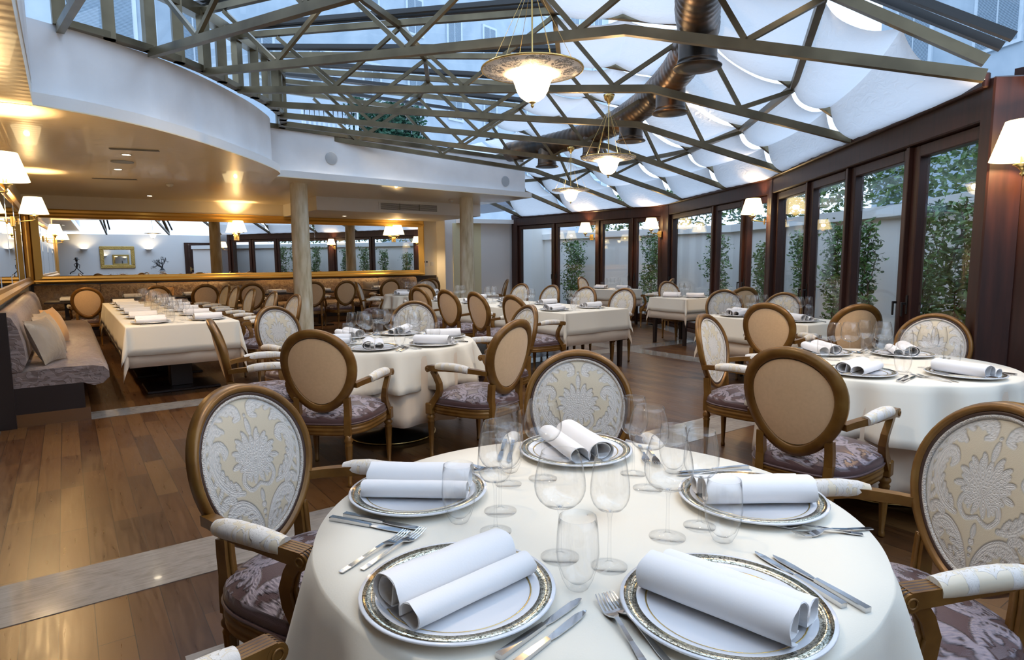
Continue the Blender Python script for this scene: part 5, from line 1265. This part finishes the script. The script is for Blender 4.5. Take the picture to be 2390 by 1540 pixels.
MB().box(-0.48, 0.48, -0.08, -0.06, 0.02, 2.18, 0.01).box(-0.36, 0.36, -0.09, -0.08, 0.2, 0.95, 0.01).box(-0.36, 0.36, -0.09, -0.08, 1.1, 2.05, 0.01).build('leaf', M_mahog, e)
MB().box(0.36, 0.40, -0.10, -0.08, 0.95, 1.15, 0.004).box(0.26, 0.40, -0.13, -0.115, 1.05, 1.07, 0.004).build('handle', M_brass, e)
t = thing('tree_sculpture', 'dark wire tree sculpture with a round crown on a white pedestal, seen in the mirror', 'sculpture', (2.8, RY + 0.6, 1.02))
m = MB(); rnd = random.Random(5)
def branch(p, d, l, r, n):
    pts = [p]; q = p
    for i in range(4):
        d = (d + Vector((rnd.gauss(0, 0.28), rnd.gauss(0, 0.28), rnd.gauss(0, 0.15)))).normalized(); q = q + d * l / 4; pts.append(q)
    m.tube(pts, [r, r * 0.9, r * 0.8, r * 0.7, r * 0.6], 6)
    if n: 
        for _ in range(3): branch(q, (d + Vector((rnd.gauss(0, 0.7), rnd.gauss(0, 0.7), rnd.gauss(0, 0.45)))).normalized(), l * 0.72, r * 0.6, n - 1)
m.lathe([(0.001, 0), (0.14, 0), (0.10, 0.03), (0.05, 0.10), (0.03, 0.16), (0.001, 0.17)], 12)
for i in range(6):
    a = i * 1.05; branch(Vector((0, 0, 0.13)), Vector((math.cos(a) * 0.8, math.sin(a) * 0.8, 0.8)), 0.22, 0.022, 3)
m.build('crown', M_black, t)
t = thing('pedestal_stand', 'slim white pedestal under the wire tree sculpture', 'pedestal', (2.8, RY + 0.6, 0))
MB().box(-0.15, 0.15, -0.15, 0.15, 0, 0.04, 0.005).box(-0.10, 0.10, -0.10, 0.10, 0.04, 0.98, 0.005).box(-0.15, 0.15, -0.15, 0.15, 0.98, 1.02, 0.005).build('plinth', M_white, t)
t = thing('runner_figurine', 'thin dark metal figure in a hat on a stand, seen in the back mirror', 'sculpture', (-0.35, RY + 0.5, 0.9))
m = MB(); m.tube([(0, 0, 0.28), (0.03, 0, 0.40), (0.02, 0, 0.52)], [0.035, 0.045, 0.03], 8).tube([(0, 0, 0.28), (0.10, 0, 0.16), (0.22, 0, 0.02)], 0.018, 8).tube([(0, 0, 0.28), (-0.08, 0, 0.15), (-0.2, 0, 0.10), (-0.24, 0, 0.02)], 0.018, 8).tube([(0.02, 0, 0.5), (0.12, 0, 0.40), (0.10, 0, 0.26)], 0.013, 8).tube([(0.02, 0, 0.5), (-0.08, 0, 0.42), (-0.02, 0, 0.3)], 0.013, 8)
m.lathe([(0.001, 0.52), (0.035, 0.54), (0.05, 0.59), (0.04, 0.64), (0.001, 0.66)], 12, (0.02, 0, 0)); m.build('figure', M_black, t)
MB().lathe([(0.001, 0.66), (0.03, 0.655), (0.07, 0.65), (0.12, 0.625), (0.12, 0.63), (0.06, 0.665), (0.055, 0.71), (0.001, 0.72)], 16, (0.02, 0, 0)).build('hat', M_black, t)
MB().box(-0.3, 0.3, -0.12, 0.12, -0.9, 0.02, 0.01).build('stand', M_white, t)
